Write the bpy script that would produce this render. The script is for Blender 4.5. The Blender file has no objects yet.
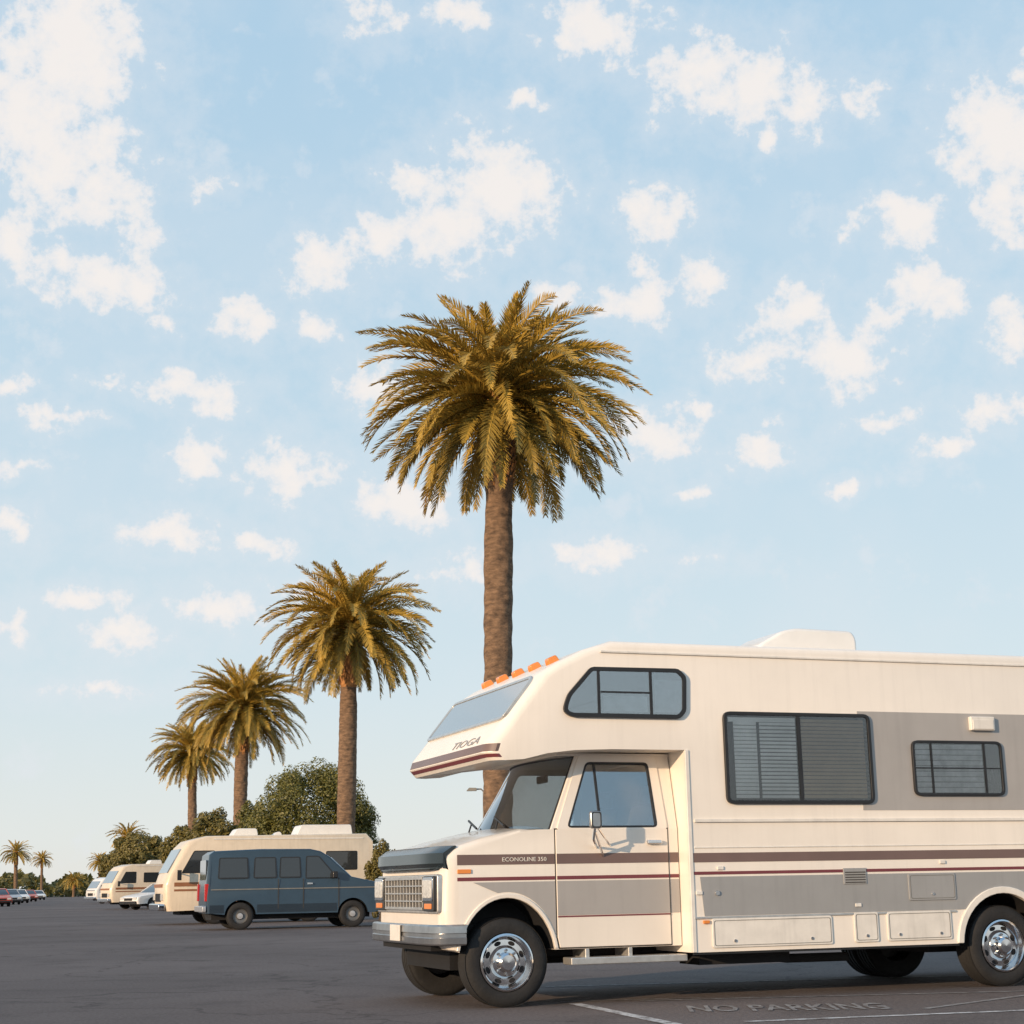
import bpy, bmesh, math, random
from mathutils import Vector, Matrix, noise
R=math.radians
random.seed(7)
sc=bpy.context.scene; COL=sc.collection
# ------------------------------------------------------------------ camera
F=1600.0; CZ=1.0
CM=Matrix.Rotation(R(103.1),3,'X')@Matrix.Rotation(R(-1.07),3,'Z')
cd=bpy.data.cameras.new('camera'); cam=bpy.data.objects.new('camera',cd); COL.objects.link(cam)
cam.matrix_world=Matrix.Translation((0,0,CZ))@CM.to_4x4()
cd.sensor_width=36; cd.lens=F/1024*36; cd.clip_end=6000; cd.clip_start=.1
sc.camera=cam
C0=Vector((0,0,CZ))
def ray(px,py): return (CM@Vector(((px-512)/F,(512-py)/F,-1))).normalized()
def G(px,py):
    d=ray(px,py); return C0+d*(-CZ/d.z)
def at(px,py,Y):
    d=ray(px,py); return C0+d*(Y/d.y)
# ------------------------------------------------------------------ materials
def newmat(name):
    m=bpy.data.materials.new(name); m.use_nodes=True; nt=m.node_tree
    return m,nt,nt.nodes['Principled BSDF']
def M(name,c,rough=.5,metal=0,var=.12,scale=3,bump=0,bscale=40,coat=0,streak=0):
    m,nt,b=newmat(name); n=nt.nodes; l=nt.links
    b.inputs['Roughness'].default_value=rough; b.inputs['Metallic'].default_value=metal
    if coat: b.inputs['Coat Weight'].default_value=coat; b.inputs['Coat Roughness'].default_value=.08
    tc=n.new('ShaderNodeTexCoord')
    no=n.new('ShaderNodeTexNoise'); no.inputs['Scale'].default_value=scale; no.inputs['Detail'].default_value=5; no.inputs['Roughness'].default_value=.6
    l.new(tc.outputs['Object'],no.inputs['Vector'])
    mr=n.new('ShaderNodeMapRange'); mr.inputs[1].default_value=.3; mr.inputs[2].default_value=.7
    mr.inputs[3].default_value=1-var; mr.inputs[4].default_value=1+var*.6
    l.new(no.outputs['Fac'],mr.inputs[0])
    fac=mr.outputs[0]
    if streak:
        mp=n.new('ShaderNodeMapping'); mp.inputs['Scale'].default_value=(14,14,1.1); l.new(tc.outputs['Object'],mp.inputs[0])
        n2=n.new('ShaderNodeTexNoise'); n2.inputs['Scale'].default_value=1; n2.inputs['Detail'].default_value=4; l.new(mp.outputs[0],n2.inputs['Vector'])
        m2=n.new('ShaderNodeMapRange'); m2.inputs[1].default_value=.5; m2.inputs[2].default_value=.8; m2.inputs[3].default_value=1; m2.inputs[4].default_value=1-streak
        l.new(n2.outputs['Fac'],m2.inputs[0])
        mu=n.new('ShaderNodeMath'); mu.operation='MULTIPLY'; l.new(fac,mu.inputs[0]); l.new(m2.outputs[0],mu.inputs[1]); fac=mu.outputs[0]
    vm=n.new('ShaderNodeVectorMath'); vm.operation='SCALE'; vm.inputs[0].default_value=c[:3]; l.new(fac,vm.inputs['Scale'])
    l.new(vm.outputs[0],b.inputs['Base Color'])
    if bump:
        nb=n.new('ShaderNodeTexNoise'); nb.inputs['Scale'].default_value=bscale; nb.inputs['Detail'].default_value=4; l.new(tc.outputs['Object'],nb.inputs['Vector'])
        bp=n.new('ShaderNodeBump'); bp.inputs['Strength'].default_value=bump; bp.inputs['Distance'].default_value=.02
        l.new(nb.outputs['Fac'],bp.inputs['Height']); l.new(bp.outputs[0],b.inputs['Normal'])
    return m
def glassmat(name,tint,refl=1.0,add=0.02):
    m=bpy.data.materials.new(name); m.use_nodes=True; nt=m.node_tree; n=nt.nodes; l=nt.links; n.clear()
    o=n.new('ShaderNodeOutputMaterial'); mx=n.new('ShaderNodeMixShader'); t=n.new('ShaderNodeBsdfTransparent'); g=n.new('ShaderNodeBsdfGlossy')
    t.inputs[0].default_value=(*tint,1); g.inputs['Roughness'].default_value=.03; g.inputs[0].default_value=(.95,.97,1,1)
    f=n.new('ShaderNodeFresnel'); f.inputs[0].default_value=1.5
    ma=n.new('ShaderNodeMath'); ma.operation='MULTIPLY_ADD'; ma.inputs[1].default_value=refl; ma.inputs[2].default_value=add
    l.new(f.outputs[0],ma.inputs[0]); l.new(ma.outputs[0],mx.inputs[0]); l.new(t.outputs[0],mx.inputs[1]); l.new(g.outputs[0],mx.inputs[2]); l.new(mx.outputs[0],o.inputs[0])
    return m
MT=dict(
 cream=M('cream_paint',(.85,.79,.715),.38,var=.045,scale=1.5,bump=.06,bscale=2.5,coat=.25,streak=.06),
 cab=M('cab_paint',(.82,.76,.685),.3,var=.045,scale=2,coat=.5,streak=.05),
 trim=M('trim_white',(.76,.73,.68),.4,var=.1,scale=6,streak=.15),
 grey=M('grey_paint',(.385,.37,.36),.38,var=.06,scale=2,coat=.2,bump=.05,bscale=2.5,streak=.08),
 grey2=M('cool_grey_paint',(.315,.32,.325),.38,var=.07,scale=2,coat=.2,streak=.1),
 brown=M('brown_stripe',(.17,.115,.105),.4,var=.1),
 maroon=M('maroon_stripe',(.18,.045,.055),.4,var=.1),
 black=M('black_rubber_trim',(.018,.018,.02),.45,var=.3),
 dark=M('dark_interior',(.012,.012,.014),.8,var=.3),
 tyre=M('tyre_rubber',(.018,.018,.019),.8,var=.35,scale=8,bump=.2),
 chrome=M('chrome',(.75,.75,.76),.13,1,var=.12,scale=9),
 bumper=M('weathered_bumper_metal',(.50,.50,.50),.28,.9,var=.2,scale=7),
 alu=M('aluminium_trim',(.62,.61,.59),.35,.7,var=.15,scale=12),
 seam=M('panel_gap',(.05,.045,.04),.8,var=.2),
 amber=M('amber_lens',(.80,.26,.05),.3,var=.1,coat=.4),
 red=M('red_lens',(.50,.02,.02),.2,var=.1,coat=.4),
 lens=M('headlight_lens',(.62,.62,.60),.2,0,var=.35,scale=40,coat=.4),
 teal=M('dark_deflector',(.018,.028,.034),.22,var=.15,coat=.3),
 seat=M('seat_cloth',(.16,.12,.09),.9,var=.2),
 dash=M('dash_vinyl',(.04,.034,.028),.6,var=.2),
 blindl=M('light_blind',(.90,.88,.85),.5,var=.25,scale=2.5),
 blindd=M('bronze_blind',(.36,.245,.14),.45,var=.3,scale=2),
 curtain=M('curtain',(.55,.54,.54),.8,var=.35,scale=9),
 blue=M('blue_van_paint',(.022,.048,.080),.32,var=.12,coat=.35),
 navy=M('dark_blue_lower_paint',(.014,.026,.042),.4,var=.12,coat=.3),
 tan=M('tan_paint',(.72,.61,.47),.4,var=.08,coat=.2,streak=.12),
 tanstripe=M('rust_stripe',(.30,.13,.06),.45,var=.1),
 white=M('white_paint',(.76,.75,.73),.35,var=.06,coat=.3),
 redpaint=M('red_paint',(.50,.07,.03),.35,var=.08,coat=.4),
 silver=M('silver_paint',(.42,.43,.45),.35,.3,var=.06,coat=.4),
 steel=M('painted_steel',(.25,.24,.22),.5,.3,var=.2),
 wsteel=M('wheel_steel',(.16,.16,.16),.4,.5,var=.2),
 bark=M('tree_bark',(.09,.065,.045),.9,var=.4,scale=8,bump=.8),
 hub=M('dark_hub',(.06,.06,.06),.35,.5,var=.2),
 letter=M('grey_lettering',(.30,.285,.28),.4,var=.1),
)
MT['glass']=glassmat('window_glass',(.80,.85,.86),1.3,.20)
MT['tglass']=glassmat('tinted_glass',(.94,.94,.93),1.0,.02)
MT['sglass']=glassmat('windscreen_glass',(.30,.34,.36),1.5,.05)
m,nt,b=newmat('nose_window_glass'); b.inputs['Base Color'].default_value=(.36,.42,.47,1); b.inputs['Roughness'].default_value=.06; b.inputs['Metallic'].default_value=.5; MT['noseglass']=m  # pale blue base colour stands in for reflected sky
m,nt,b=newmat('dark_window'); b.inputs['Base Color'].default_value=(.03,.035,.04,1); b.inputs['Roughness'].default_value=.06; b.inputs['Coat Weight'].default_value=.6; MT['dwin']=m

def foliage(name,c1,c2,transl=.25):
    m,nt,b=newmat(name); n=nt.nodes; l=nt.links
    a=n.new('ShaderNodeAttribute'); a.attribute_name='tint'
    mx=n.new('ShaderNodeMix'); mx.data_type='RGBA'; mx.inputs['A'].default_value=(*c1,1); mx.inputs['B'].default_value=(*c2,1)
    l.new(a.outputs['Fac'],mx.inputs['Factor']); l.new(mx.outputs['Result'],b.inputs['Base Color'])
    b.inputs['Roughness'].default_value=.5
    t=n.new('ShaderNodeBsdfTranslucent'); l.new(mx.outputs['Result'],t.inputs[0])
    ms=n.new('ShaderNodeMixShader'); ms.inputs[0].default_value=transl
    l.new(b.outputs[0],ms.inputs[1]); l.new(t.outputs[0],ms.inputs[2]); l.new(ms.outputs[0],n['Material Output'].inputs[0])
    return m
MT['frond']=foliage('palm_frond',(.040,.056,.016),(.56,.36,.06),.18)  # colour ends: fronds as seen in shade, and golden as seen in sun
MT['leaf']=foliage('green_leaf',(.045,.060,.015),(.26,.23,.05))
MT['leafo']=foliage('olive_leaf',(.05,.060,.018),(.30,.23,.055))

m,nt,b=newmat('palm_trunk'); n=nt.nodes; l=nt.links
tc=n.new('ShaderNodeTexCoord'); no=n.new('ShaderNodeTexNoise'); no.inputs['Scale'].default_value=3.5; no.inputs['Detail'].default_value=9; no.inputs['Roughness'].default_value=.7
mp=n.new('ShaderNodeMapping'); mp.inputs['Scale'].default_value=(1,1,3); l.new(tc.outputs['Object'],mp.inputs[0]); l.new(mp.outputs[0],no.inputs['Vector'])
cr=n.new('ShaderNodeValToRGB'); cr.color_ramp.elements[0].position=.3; cr.color_ramp.elements[0].color=(.06,.04,.028,1); cr.color_ramp.elements[1].position=.72; cr.color_ramp.elements[1].color=(.32,.20,.12,1)
l.new(no.outputs['Fac'],cr.inputs[0]); l.new(cr.outputs[0],b.inputs['Base Color']); b.inputs['Roughness'].default_value=.95
bp=n.new('ShaderNodeBump'); bp.inputs['Strength'].default_value=1; bp.inputs['Distance'].default_value=.06; l.new(no.outputs['Fac'],bp.inputs['Height']); l.new(bp.outputs[0],b.inputs['Normal'])
MT['ptrunk']=m
MT['boot']=M('palm_boot',(.46,.22,.08),.9,var=.5,scale=5,bump=.6,bscale=8)

m,nt,b=newmat('asphalt'); n=nt.nodes; l=nt.links
tc=n.new('ShaderNodeTexCoord')
def nz(scale,det,ro=.6,vec=None):
    x=n.new('ShaderNodeTexNoise'); x.inputs['Scale'].default_value=scale; x.inputs['Detail'].default_value=det; x.inputs['Roughness'].default_value=ro
    l.new(vec or tc.outputs['Object'],x.inputs['Vector']); return x.outputs['Fac']
def mr(src,a,b_,c,d):
    x=n.new('ShaderNodeMapRange'); x.inputs[1].default_value=a; x.inputs[2].default_value=b_; x.inputs[3].default_value=c; x.inputs[4].default_value=d; l.new(src,x.inputs[0]); return x.outputs[0]
def mul(a,b_):
    x=n.new('ShaderNodeMath'); x.operation='MULTIPLY'; l.new(a,x.inputs[0]); l.new(b_,x.inputs[1]); return x.outputs[0]
a1=mr(nz(.12,4),.35,.65,.80,1.18); a2=mr(nz(28,4,.8),.3,.7,.58,1.42); a3=mr(nz(1.1,6,.65),.52,.72,1,.70)
vo=n.new('ShaderNodeTexVoronoi'); vo.feature='DISTANCE_TO_EDGE'; vo.inputs['Scale'].default_value=.22
dn=n.new('ShaderNodeTexNoise'); dn.inputs['Scale'].default_value=1.2; dn.inputs['Detail'].default_value=6; l.new(tc.outputs['Object'],dn.inputs['Vector'])
va=n.new('ShaderNodeVectorMath'); va.operation='MULTIPLY_ADD'; va.inputs[1].default_value=(1.6,1.6,0); l.new(dn.outputs['Color'],va.inputs[0]); l.new(tc.outputs['Object'],va.inputs[2]); l.new(va.outputs[0],vo.inputs['Vector'])
a4=mr(vo.outputs['Distance'],0,.008,.62,1)
tot=mul(mul(a1,a2),mul(a3,a4))
vm=n.new('ShaderNodeVectorMath'); vm.operation='SCALE'; vm.inputs[0].default_value=(.146,.120,.112); l.new(tot,vm.inputs['Scale']); l.new(vm.outputs[0],b.inputs['Base Color'])
b.inputs['Roughness'].default_value=.92; b.inputs['Specular IOR Level'].default_value=.25
bp=n.new('ShaderNodeBump'); bp.inputs['Strength'].default_value=.6; bp.inputs['Distance'].default_value=.01; l.new(nz(90,3,.7),bp.inputs['Height']); l.new(bp.outputs[0],b.inputs['Normal'])
MT['asphalt']=m
def paintmat(name,hi,p0,p1):
    m,nt,b=newmat(name); n=nt.nodes; l=nt.links
    tc=n.new('ShaderNodeTexCoord'); no=n.new('ShaderNodeTexNoise'); no.inputs['Scale'].default_value=9; no.inputs['Detail'].default_value=9; no.inputs['Roughness'].default_value=.75
    l.new(tc.outputs['Object'],no.inputs['Vector'])
    cr=n.new('ShaderNodeValToRGB'); cr.color_ramp.elements[0].position=p0; cr.color_ramp.elements[0].color=(.145,.122,.114,1); cr.color_ramp.elements[1].position=p1; cr.color_ramp.elements[1].color=(hi,hi*.96,hi*.93,1)
    l.new(no.outputs['Fac'],cr.inputs[0]); l.new(cr.outputs[0],b.inputs['Base Color']); b.inputs['Roughness'].default_value=.85
    return m
MT['paint']=paintmat('worn_road_paint',.60,.40,.54); MT['paint2']=paintmat('faded_road_paint',.33,.43,.60)
# ------------------------------------------------------------------ geometry helpers
def rnd(pts,r,n=4):
    out=[]; N=len(pts)
    for i in range(N):
        p=Vector(pts[i]); a=Vector(pts[i-1])-p; c=Vector(pts[(i+1)%N])-p
        ra=min(r,a.length*.45); rc=min(r,c.length*.45)
        A=p+a.normalized()*ra; Cc=p+c.normalized()*rc
        for k in range(n+1):
            t=k/n; out.append(tuple(A*(1-t)**2+p*2*t*(1-t)+Cc*t*t))
    return out
def area(p): return sum(p[i-1][0]*p[i][1]-p[i][0]*p[i-1][1] for i in range(len(p)))/2
def inset(pts,d):
    s=1 if area(pts)>0 else -1; out=[]; N=len(pts)
    for i in range(N):
        p=Vector(pts[i]); e1=(p-Vector(pts[i-1])); e2=(Vector(pts[(i+1)%N])-p)
        if e1.length<1e-6: e1=e2
        if e2.length<1e-6: e2=e1
        e1.normalize(); e2.normalize()
        n1=Vector((-e1.y,e1.x))*s; n2=Vector((-e2.y,e2.x))*s
        nn=(n1+n2); k=nn.length
        if k<1e-4: out.append(tuple(p)); continue
        nn/=k; out.append(tuple(p+nn*(d/max(.5,nn.dot(n1)))))
    return out
def rrect(x0,x1,z0,z1,r,n=4): return rnd([(x0,z0),(x1,z0),(x1,z1),(x0,z1)],r,n)
def g_loft(sl):
    n=len(sl[0]); v=[p for s in sl for p in s]; f=[tuple(range(n)),tuple(range((len(sl)-1)*n,len(sl)*n))]
    for k in range(len(sl)-1):
        for i in range(n):
            j=(i+1)%n; f.append((k*n+i,k*n+j,(k+1)*n+j,(k+1)*n+i))
    return v,f
def g_prism(poly,y0,y1): return g_loft([[(x,y0,z) for x,z in poly],[(x,y1,z) for x,z in poly]])
def g_prismx(poly,x0,x1): return g_loft([[(x0,y,z) for y,z in poly],[(x1,y,z) for y,z in poly]])
def g_box(x0,x1,y0,y1,z0,z1): return g_prism([(x0,z0),(x1,z0),(x1,z1),(x0,z1)],y0,y1)
def g_ring(o,i,y0,y1):
    n=len(o); v=[(x,y0,z) for x,z in o]+[(x,y0,z) for x,z in i]+[(x,y1,z) for x,z in o]+[(x,y1,z) for x,z in i]; f=[]
    for a in range(n):
        b_=(a+1)%n; f+=[(a,b_,n+b_,n+a),(2*n+a,2*n+b_,3*n+b_,3*n+a),(a,b_,2*n+b_,2*n+a),(n+a,n+b_,3*n+b_,3*n+a)]
    return v,f
def g_tube(pts,r,s=8,r2=None):
    pts=[Vector(p) for p in pts]; v=[]; f=[]
    for k,p in enumerate(pts):
        d=(pts[min(k+1,len(pts)-1)]-pts[max(k-1,0)]).normalized()
        up=Vector((0,0,1)) if abs(d.z)<.9 else Vector((1,0,0)); a=d.cross(up).normalized(); b_=d.cross(a)
        rr=r if r2 is None else r+(r2-r)*k/(len(pts)-1)
        for q in range(s):
            t=2*math.pi*q/s; v.append(tuple(p+a*math.cos(t)*rr+b_*math.sin(t)*rr))
    for k in range(len(pts)-1):
        for q in range(s):
            w_=(q+1)%s; f.append((k*s+q,k*s+w_,(k+1)*s+w_,(k+1)*s+q))
    f.append(tuple(range(s))); f.append(tuple(range((len(pts)-1)*s,len(pts)*s)))
    return v,f
def g_lathe(prof,n=40,axis='y'):
    v=[];f=[]
    for (r,y) in prof:
        for q in range(n):
            t=2*math.pi*q/n
            v.append((r*math.cos(t),y,r*math.sin(t)) if axis=='y' else (r*math.cos(t),r*math.sin(t),y))
    for k in range(len(prof)-1):
        for q in range(n):
            w_=(q+1)%n; f.append((k*n+q,k*n+w_,(k+1)*n+w_,(k+1)*n+q))
    return v,f
def tf(g,fn): return [fn(*p) for p in g[0]],g[1]
def mv(g,dx=0,dy=0,dz=0): return tf(g,lambda x,y,z:(x+dx,y+dy,z+dz))
def mir(g,W): return tf(g,lambda x,y,z:(x,W-y,z))
def mk(name,geos,mat,parent=None,bev=0,seg=2,angle=35,smooth=True,recalc=True):
    if isinstance(geos,tuple): geos=[geos]
    V=[];Fc=[]
    for v,f in geos:
        o=len(V); V+=v; Fc+=[tuple(i+o for i in q) for q in f]
    me=bpy.data.meshes.new(name); me.from_pydata([tuple(p) for p in V],[],Fc)
    if recalc:
        bm=bmesh.new(); bm.from_mesh(me); bmesh.ops.recalc_face_normals(bm,faces=bm.faces); bm.to_mesh(me); bm.free()
    me.materials.append(MT[mat] if isinstance(mat,str) else mat)
    if smooth:
        me.polygons.foreach_set('use_smooth',[True]*len(me.polygons)); me.set_sharp_from_angle(angle=R(angle))
    o=bpy.data.objects.new(name,me); COL.objects.link(o)
    if parent: o.parent=parent
    if bev:
        b_=o.modifiers.new('bevel','BEVEL'); b_.width=bev; b_.segments=seg; b_.limit_method='ANGLE'; b_.angle_limit=R(40); b_.harden_normals=True
    return o
def thing(name,label,cat,loc=(0,0,0),rz=0,group=None):
    o=bpy.data.objects.new(name,None); COL.objects.link(o); o.location=loc; o.rotation_euler=(0,0,rz); o.empty_display_size=.3
    o['label']=label; o['category']=cat
    if group:o['group']=group
    return o
def tag(o,label,cat,kind=None,group=None):
    o['label']=label; o['category']=cat
    if kind:o['kind']=kind
    if group:o['group']=group
    return o
def text(name,body,mat,parent,place,width,height,ext=.002,bold=0):
    cu=bpy.data.curves.new(name,'FONT'); cu.body=body; cu.extrude=ext; cu.offset=bold; cu.resolution_u=2
    ob=bpy.data.objects.new(name,cu); COL.objects.link(ob)
    dg=bpy.context.evaluated_depsgraph_get(); me=bpy.data.meshes.new_from_object(ob.evaluated_get(dg)); bpy.data.objects.remove(ob)
    xs=[v.co.x for v in me.vertices]; ys=[v.co.y for v in me.vertices]
    x0,x1,y0,y1=min(xs),max(xs),min(ys),max(ys)
    for v in me.vertices: v.co=Vector(place((v.co.x-x0)/(x1-x0)*width,(v.co.y-y0)/(y1-y0)*height,v.co.z))
    me.materials.clear(); me.materials.append(MT[mat]); o=bpy.data.objects.new(name,me); COL.objects.link(o)
    if parent:o.parent=parent
    return o
# ------------------------------------------------------------------ wheels
def wheel(parent,loc,r,w,flip=False,style='chrome'):
    e=bpy.data.objects.new('wheel',None); COL.objects.link(e); e.parent=parent; e.location=loc; e.empty_display_size=.1
    if flip: e.rotation_euler=(0,0,math.pi)
    h=w/2; ri=r*(.64 if style=='chrome' else .56)
    prof=[(ri,-h*.8),(ri+.01,-h),(ri+.03,-h*1.06),(r*.85,-h*1.08),(r*.955,-h*.95),(r*.985,-h*.82)]
    for k in range(4):
        y=-h*.75+k*h*.5; prof+=[(r,y-h*.14),(r,y+h*.1),(r-.01,y+h*.13),(r-.01,y+h*.2)]
    prof+=[(r*.985,h*.82),(r*.955,h*.95),(r*.85,h*1.08),(ri,h*.9),(ri,-h*.8)]
    mk('tyre',g_lathe(prof,48),'tyre',e)
    if style=='chrome':
        q=ri/.235
        rp=[(.236*q,-h*.7),(.236*q,-h*1.05),(.222*q,-h*1.12),(.212*q,-h*1.0),(.2*q,-h*.62),(.185*q,-h*.5),(.14*q,-h*.52),(.118*q,-h*.75),(.085*q,-h*.8),(.078*q,-h*1.25),(.06*q,-h*1.4),(.0001,-h*1.42)]
        gs=[g_lathe(rp,48)]
        for k in range(8):
            t=k*math.pi/4; gs.append(tf(g_lathe([(.0001,-.02),(.011,-.02),(.013,.0),(.013,.02)],8),lambda x,y,z,t=t:(x+math.cos(t)*.1*q,y-h*.82,z+math.sin(t)*.1*q)))
        mk('rim',gs,'chrome',e)
        for k in range(8):
            t=(k+.5)*math.pi/4
            mk('rim_slot',tf(g_lathe([(.0001,-.004),(1,-.004),(1,.004)],14),lambda x,y,z,t=t:(math.cos(t)*(.163+z*.018)*q-math.sin(t)*x*.030*q,y-h*.53,math.sin(t)*(.163+z*.018)*q+math.cos(t)*x*.030*q)),'dark',e)
    else:
        mk('rim',g_lathe([(ri*1.01,-h*.7),(ri,-h*1.0),(ri*.85,-h*.6),(ri*.5,-h*.55),(ri*.42,-h*.8)],24),style,e)
        mk('hubcap',g_lathe([(ri*.42,-h*.7),(ri*.38,-h*.95),(.0001,-h*1.0)],20),'silver',e)
    return e
# ================================================================== MAIN MOTORHOME
A=R(70); UX=Vector((math.sin(A),math.cos(A),0)); UY=Vector((-math.cos(A),math.sin(A),0))
O=G(508,1008)-UY*.22; W=2.4
def P(px,py,y=0.):
    d=ray(px,py); t=(y-(C0-O).dot(UY))/d.dot(UY); p=C0+d*t; return ((p-O).dot(UX),p.z)
def PP(l,y=0.): return [P(a,b_,y) for a,b_ in l]
def RB(x0,y0,x1,y1,y=0.):
    cx,cy=(x0+x1)/2,(y0+y1)/2
    return P(x0,cy,y)[0],P(x1,cy,y)[0],P(cx,y1,y)[1],P(cx,y0,y)[1]
rv=thing('motorhome','large cream and grey overcab motorhome with brown stripes and chrome wheels, in the right foreground','motorhome',(O.x,O.y,0),math.pi/2-A)
xw=P(1003,943,.05)[0]; zr=P(720,644)[1]; zb=P(800,949)[1]; xr=xw+2.3; xc=P(689,850)[0]
wr=.365
def arch(cx,cz,r,z,n=16,rx=None):
    a0=math.asin((z-cz)/r); rx=rx or r
    return [(cx+math.cos(a0+(math.pi-2*a0)*k/n)*rx,cz+math.sin(a0+(math.pi-2*a0)*k/n)*r) for k in range(n+1)]
prof=[(P(690,750)[0],P(690,750)[1],0,0)]
for px,py,wf,we in [(612,749,0,0),(575,750,.1,0),(548,753,.4,0),(524,759,1,0),(507,760,1,0),(500,752,1,0),(503,742,1,0),(521,718,1,0),(551,675,.9,.2),(566,662,.6,.7),(588,649,.3,1)]:
    x,z=P(px,py); prof.append((x,z,wf,we))
prof.append((P(612,641)[0],zr,0,1))
prof+= [(xr-.15,zr,0,1),(xr,zr-.15,0,1),(xr,zb,0,0)]
za=prof[0][1]
for i in (0,1): prof[i]=(prof[i][0],za,0,0)
prof+= [(x,z,0,0) for x,z in arch(xw,.37,.47,zb)]
prof+= [(xc,zb,0,0),(xc,za,0,0)]
FR=.13; ER=.07
def sl(y):
    d=min(y,W-y)
    f=FR*math.sqrt(max(0,1-(1-min(1,d/FR))**2)); e=ER*(1-math.sqrt(max(0,1-(1-min(1,d/ER))**2)))
    return [(x-wf*f,y,z-we*e) for x,z,wf,we in prof[1:]]
ys=[0,.01,.03,.06,.1,.15,.6]; ys=ys+[W-y for y in reversed(ys)]
body=mk('coach_body',g_loft([sl(y) for y in ys]),'cream',rv,angle=28)
pa=prof[8]; pb=prof[9]
a3=Vector((pa[0]-FR,0,pa[1])); b3=Vector((pb[0]-FR*.9,0,pb[1])); e2=(b3-a3); L2=e2.length; e2.normalize(); nn=Vector((e2.z,0,-e2.x)); nn=nn if nn.x<0 else -nn
op=rrect(.08,W-.08,-L2*.03,L2*1.0,.08)
def gl(pl,d): return [tuple(a3+Vector((0,y,0))+e2*s+nn*d) for y,s in pl]
ip=inset(op,.035)
n_=len(op); v=gl(op,-.02)+gl(ip,-.02)+gl(op,.02)+gl(ip,.02); f=[]
for i in range(n_):
    j=(i+1)%n_; f+=[(i,j,n_+j,n_+i),(2*n_+i,2*n_+j,3*n_+j,3*n_+i),(i,j,2*n_+j,2*n_+i),(n_+i,n_+j,3*n_+j,3*n_+i)]
nw=mk('front_window',(v,f),'alu',rv,bev=.005)
mk('pane',g_loft([gl(ip,-.01),gl(ip,.012)]),'noseglass',nw)
def fz(z):
    pts=sorted((p[1],p[0]-FR) for p in prof[5:9])
    for (z0,x0),(z1,x1) in zip(pts,pts[1:]):
        if z0<=z<=z1: return x0+(x1-x0)*(z-z0)/(z1-z0)
    return pts[0][1] if z<pts[0][0] else pts[-1][1]
zt=prof[7][1]
def frontband(name,z0,z1,mat):
    ss=[]
    zk=sorted([z0,z1]+[p[1] for p in prof[5:9] if z0<p[1]<z1])
    for yy,fo in [(.004,-.09),(.02,-.065),(.06,-.022),(.13,-.0),(W-.13,-.0),(W-.06,-.022),(W-.02,-.065)]:
        ss.append([(fz(z)-.005-fo,yy-.004,z) for z in zk]+[(fz(z)+.03-fo,yy,z) for z in reversed(zk)])
    mk(name,g_loft(ss),mat,rv)
zn=prof[6][1]
frontband('nose_stripe',zn+.010,zn+.075,'brown'); frontband('nose_stripe',zn-.040,zn-.012,'maroon')
text('model_lettering','TIOGA','letter',rv,lambda x,y,z:(fz(zt+.015+y)-.005-z,1.10-x,zt+.015+y),.78,.068,bold=-.004)
def win(name,outer,panes,fw,parent,mat='tglass',yb=0.0,mw=.018):
    outer=rnd(outer,.07) if len(outer)<8 else rnd(outer,.03,2)
    inner=inset(outer,fw)
    w_=mk(name,g_ring(outer,inner,yb-.03,yb+.005),'black',parent,bev=.004)
    mk('dark_backing_sheet',g_prism(inset(outer,fw*.6),yb-.004,yb+.002),'dark',w_)  # dark sheet stands in for the unlit room behind the pane
    mk('pane',g_prism(inner,yb-.020,yb-.017),mat,w_)
    for x in panes:
        zs=[p[1] for p in inner]; mk('mullion',g_box(x-mw,x+mw,yb-.026,yb-.003,min(zs),max(zs)),'black',w_)
    return w_,inner
ow=PP([(563,706),(567,694),(590,667),(677,669),(685,677),(685,712),(679,719),(570,717),(563,712)])
w1,inn=win('overcab_window',ow,[P(598,695)[0],P(650,695)[0]],.035,rv,mat='glass',mw=.012)
zc=(min(p[1] for p in inn)+max(p[1] for p in inn))/2
mk('sash_bar',g_box(P(600,695)[0],P(650,695)[0],-.024,-.01,zc-.008,zc+.008),'black',w1)
mk('curtain',g_box(P(654,695)[0],P(682,695)[0],-.012,-.006,min(p[1] for p in inn)+.02,zc+.12),'curtain',w1)
mk('curtain',g_box(P(603,705)[0],P(647,705)[0],-.012,-.006,min(p[1] for p in inn)+.02,zc-.03),'curtain',w1)
def slats(x0,x1,z0,z1,pitch,mat,parent,tilt=.004,fill=.74):
    gs=[]; z=z0
    while z<z1-pitch*.5:
        gs.append(g_loft([[(xx,-.005,z),(xx,-.013,z+tilt),(xx,-.013,z+pitch*fill+tilt),(xx,-.005,z+pitch*fill)] for xx in (x0,x1)])); z+=pitch
    mk('blind',gs,mat,parent,smooth=False)
bx0,bx1,bz0,bz1=RB(724,713,871,804)
xm=P(799,758)[0]
w2,inn=win('side_window',[(bx0,bz0),(bx1,bz0),(bx1,bz1),(bx0,bz1)],[xm],.032,rv)
slats(bx0+.10,P(757,758)[0],bz0+.05,bz1-.10,.034,'blindl',w2,fill=.8); slats(P(760,758)[0],xm-.03,bz0+.05,bz1-.10,.034,'blindl',w2,fill=.68); slats(xm+.03,bx1-.07,bz0+.05,bz1-.05,.034,'blindd',w2)
mk('blind_head_rail',g_box(bx0+.05,xm-.03,-.014,-.006,bz1-.09,bz1-.05),'blindl',w2)
cx0,cx1,cz0,cz1=RB(912,741,1002,796)
w3,inn=win('side_window',[(cx0,cz0),(cx1,cz0),(cx1,cz1),(cx0,cz1)],[P(931,768)[0],P(984,768)[0]],.026,rv,mw=.009)
slats(cx0+.04,P(982,768)[0],cz0+.03,cz1-.03,.05,'curtain',w3,fill=.8)
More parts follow.
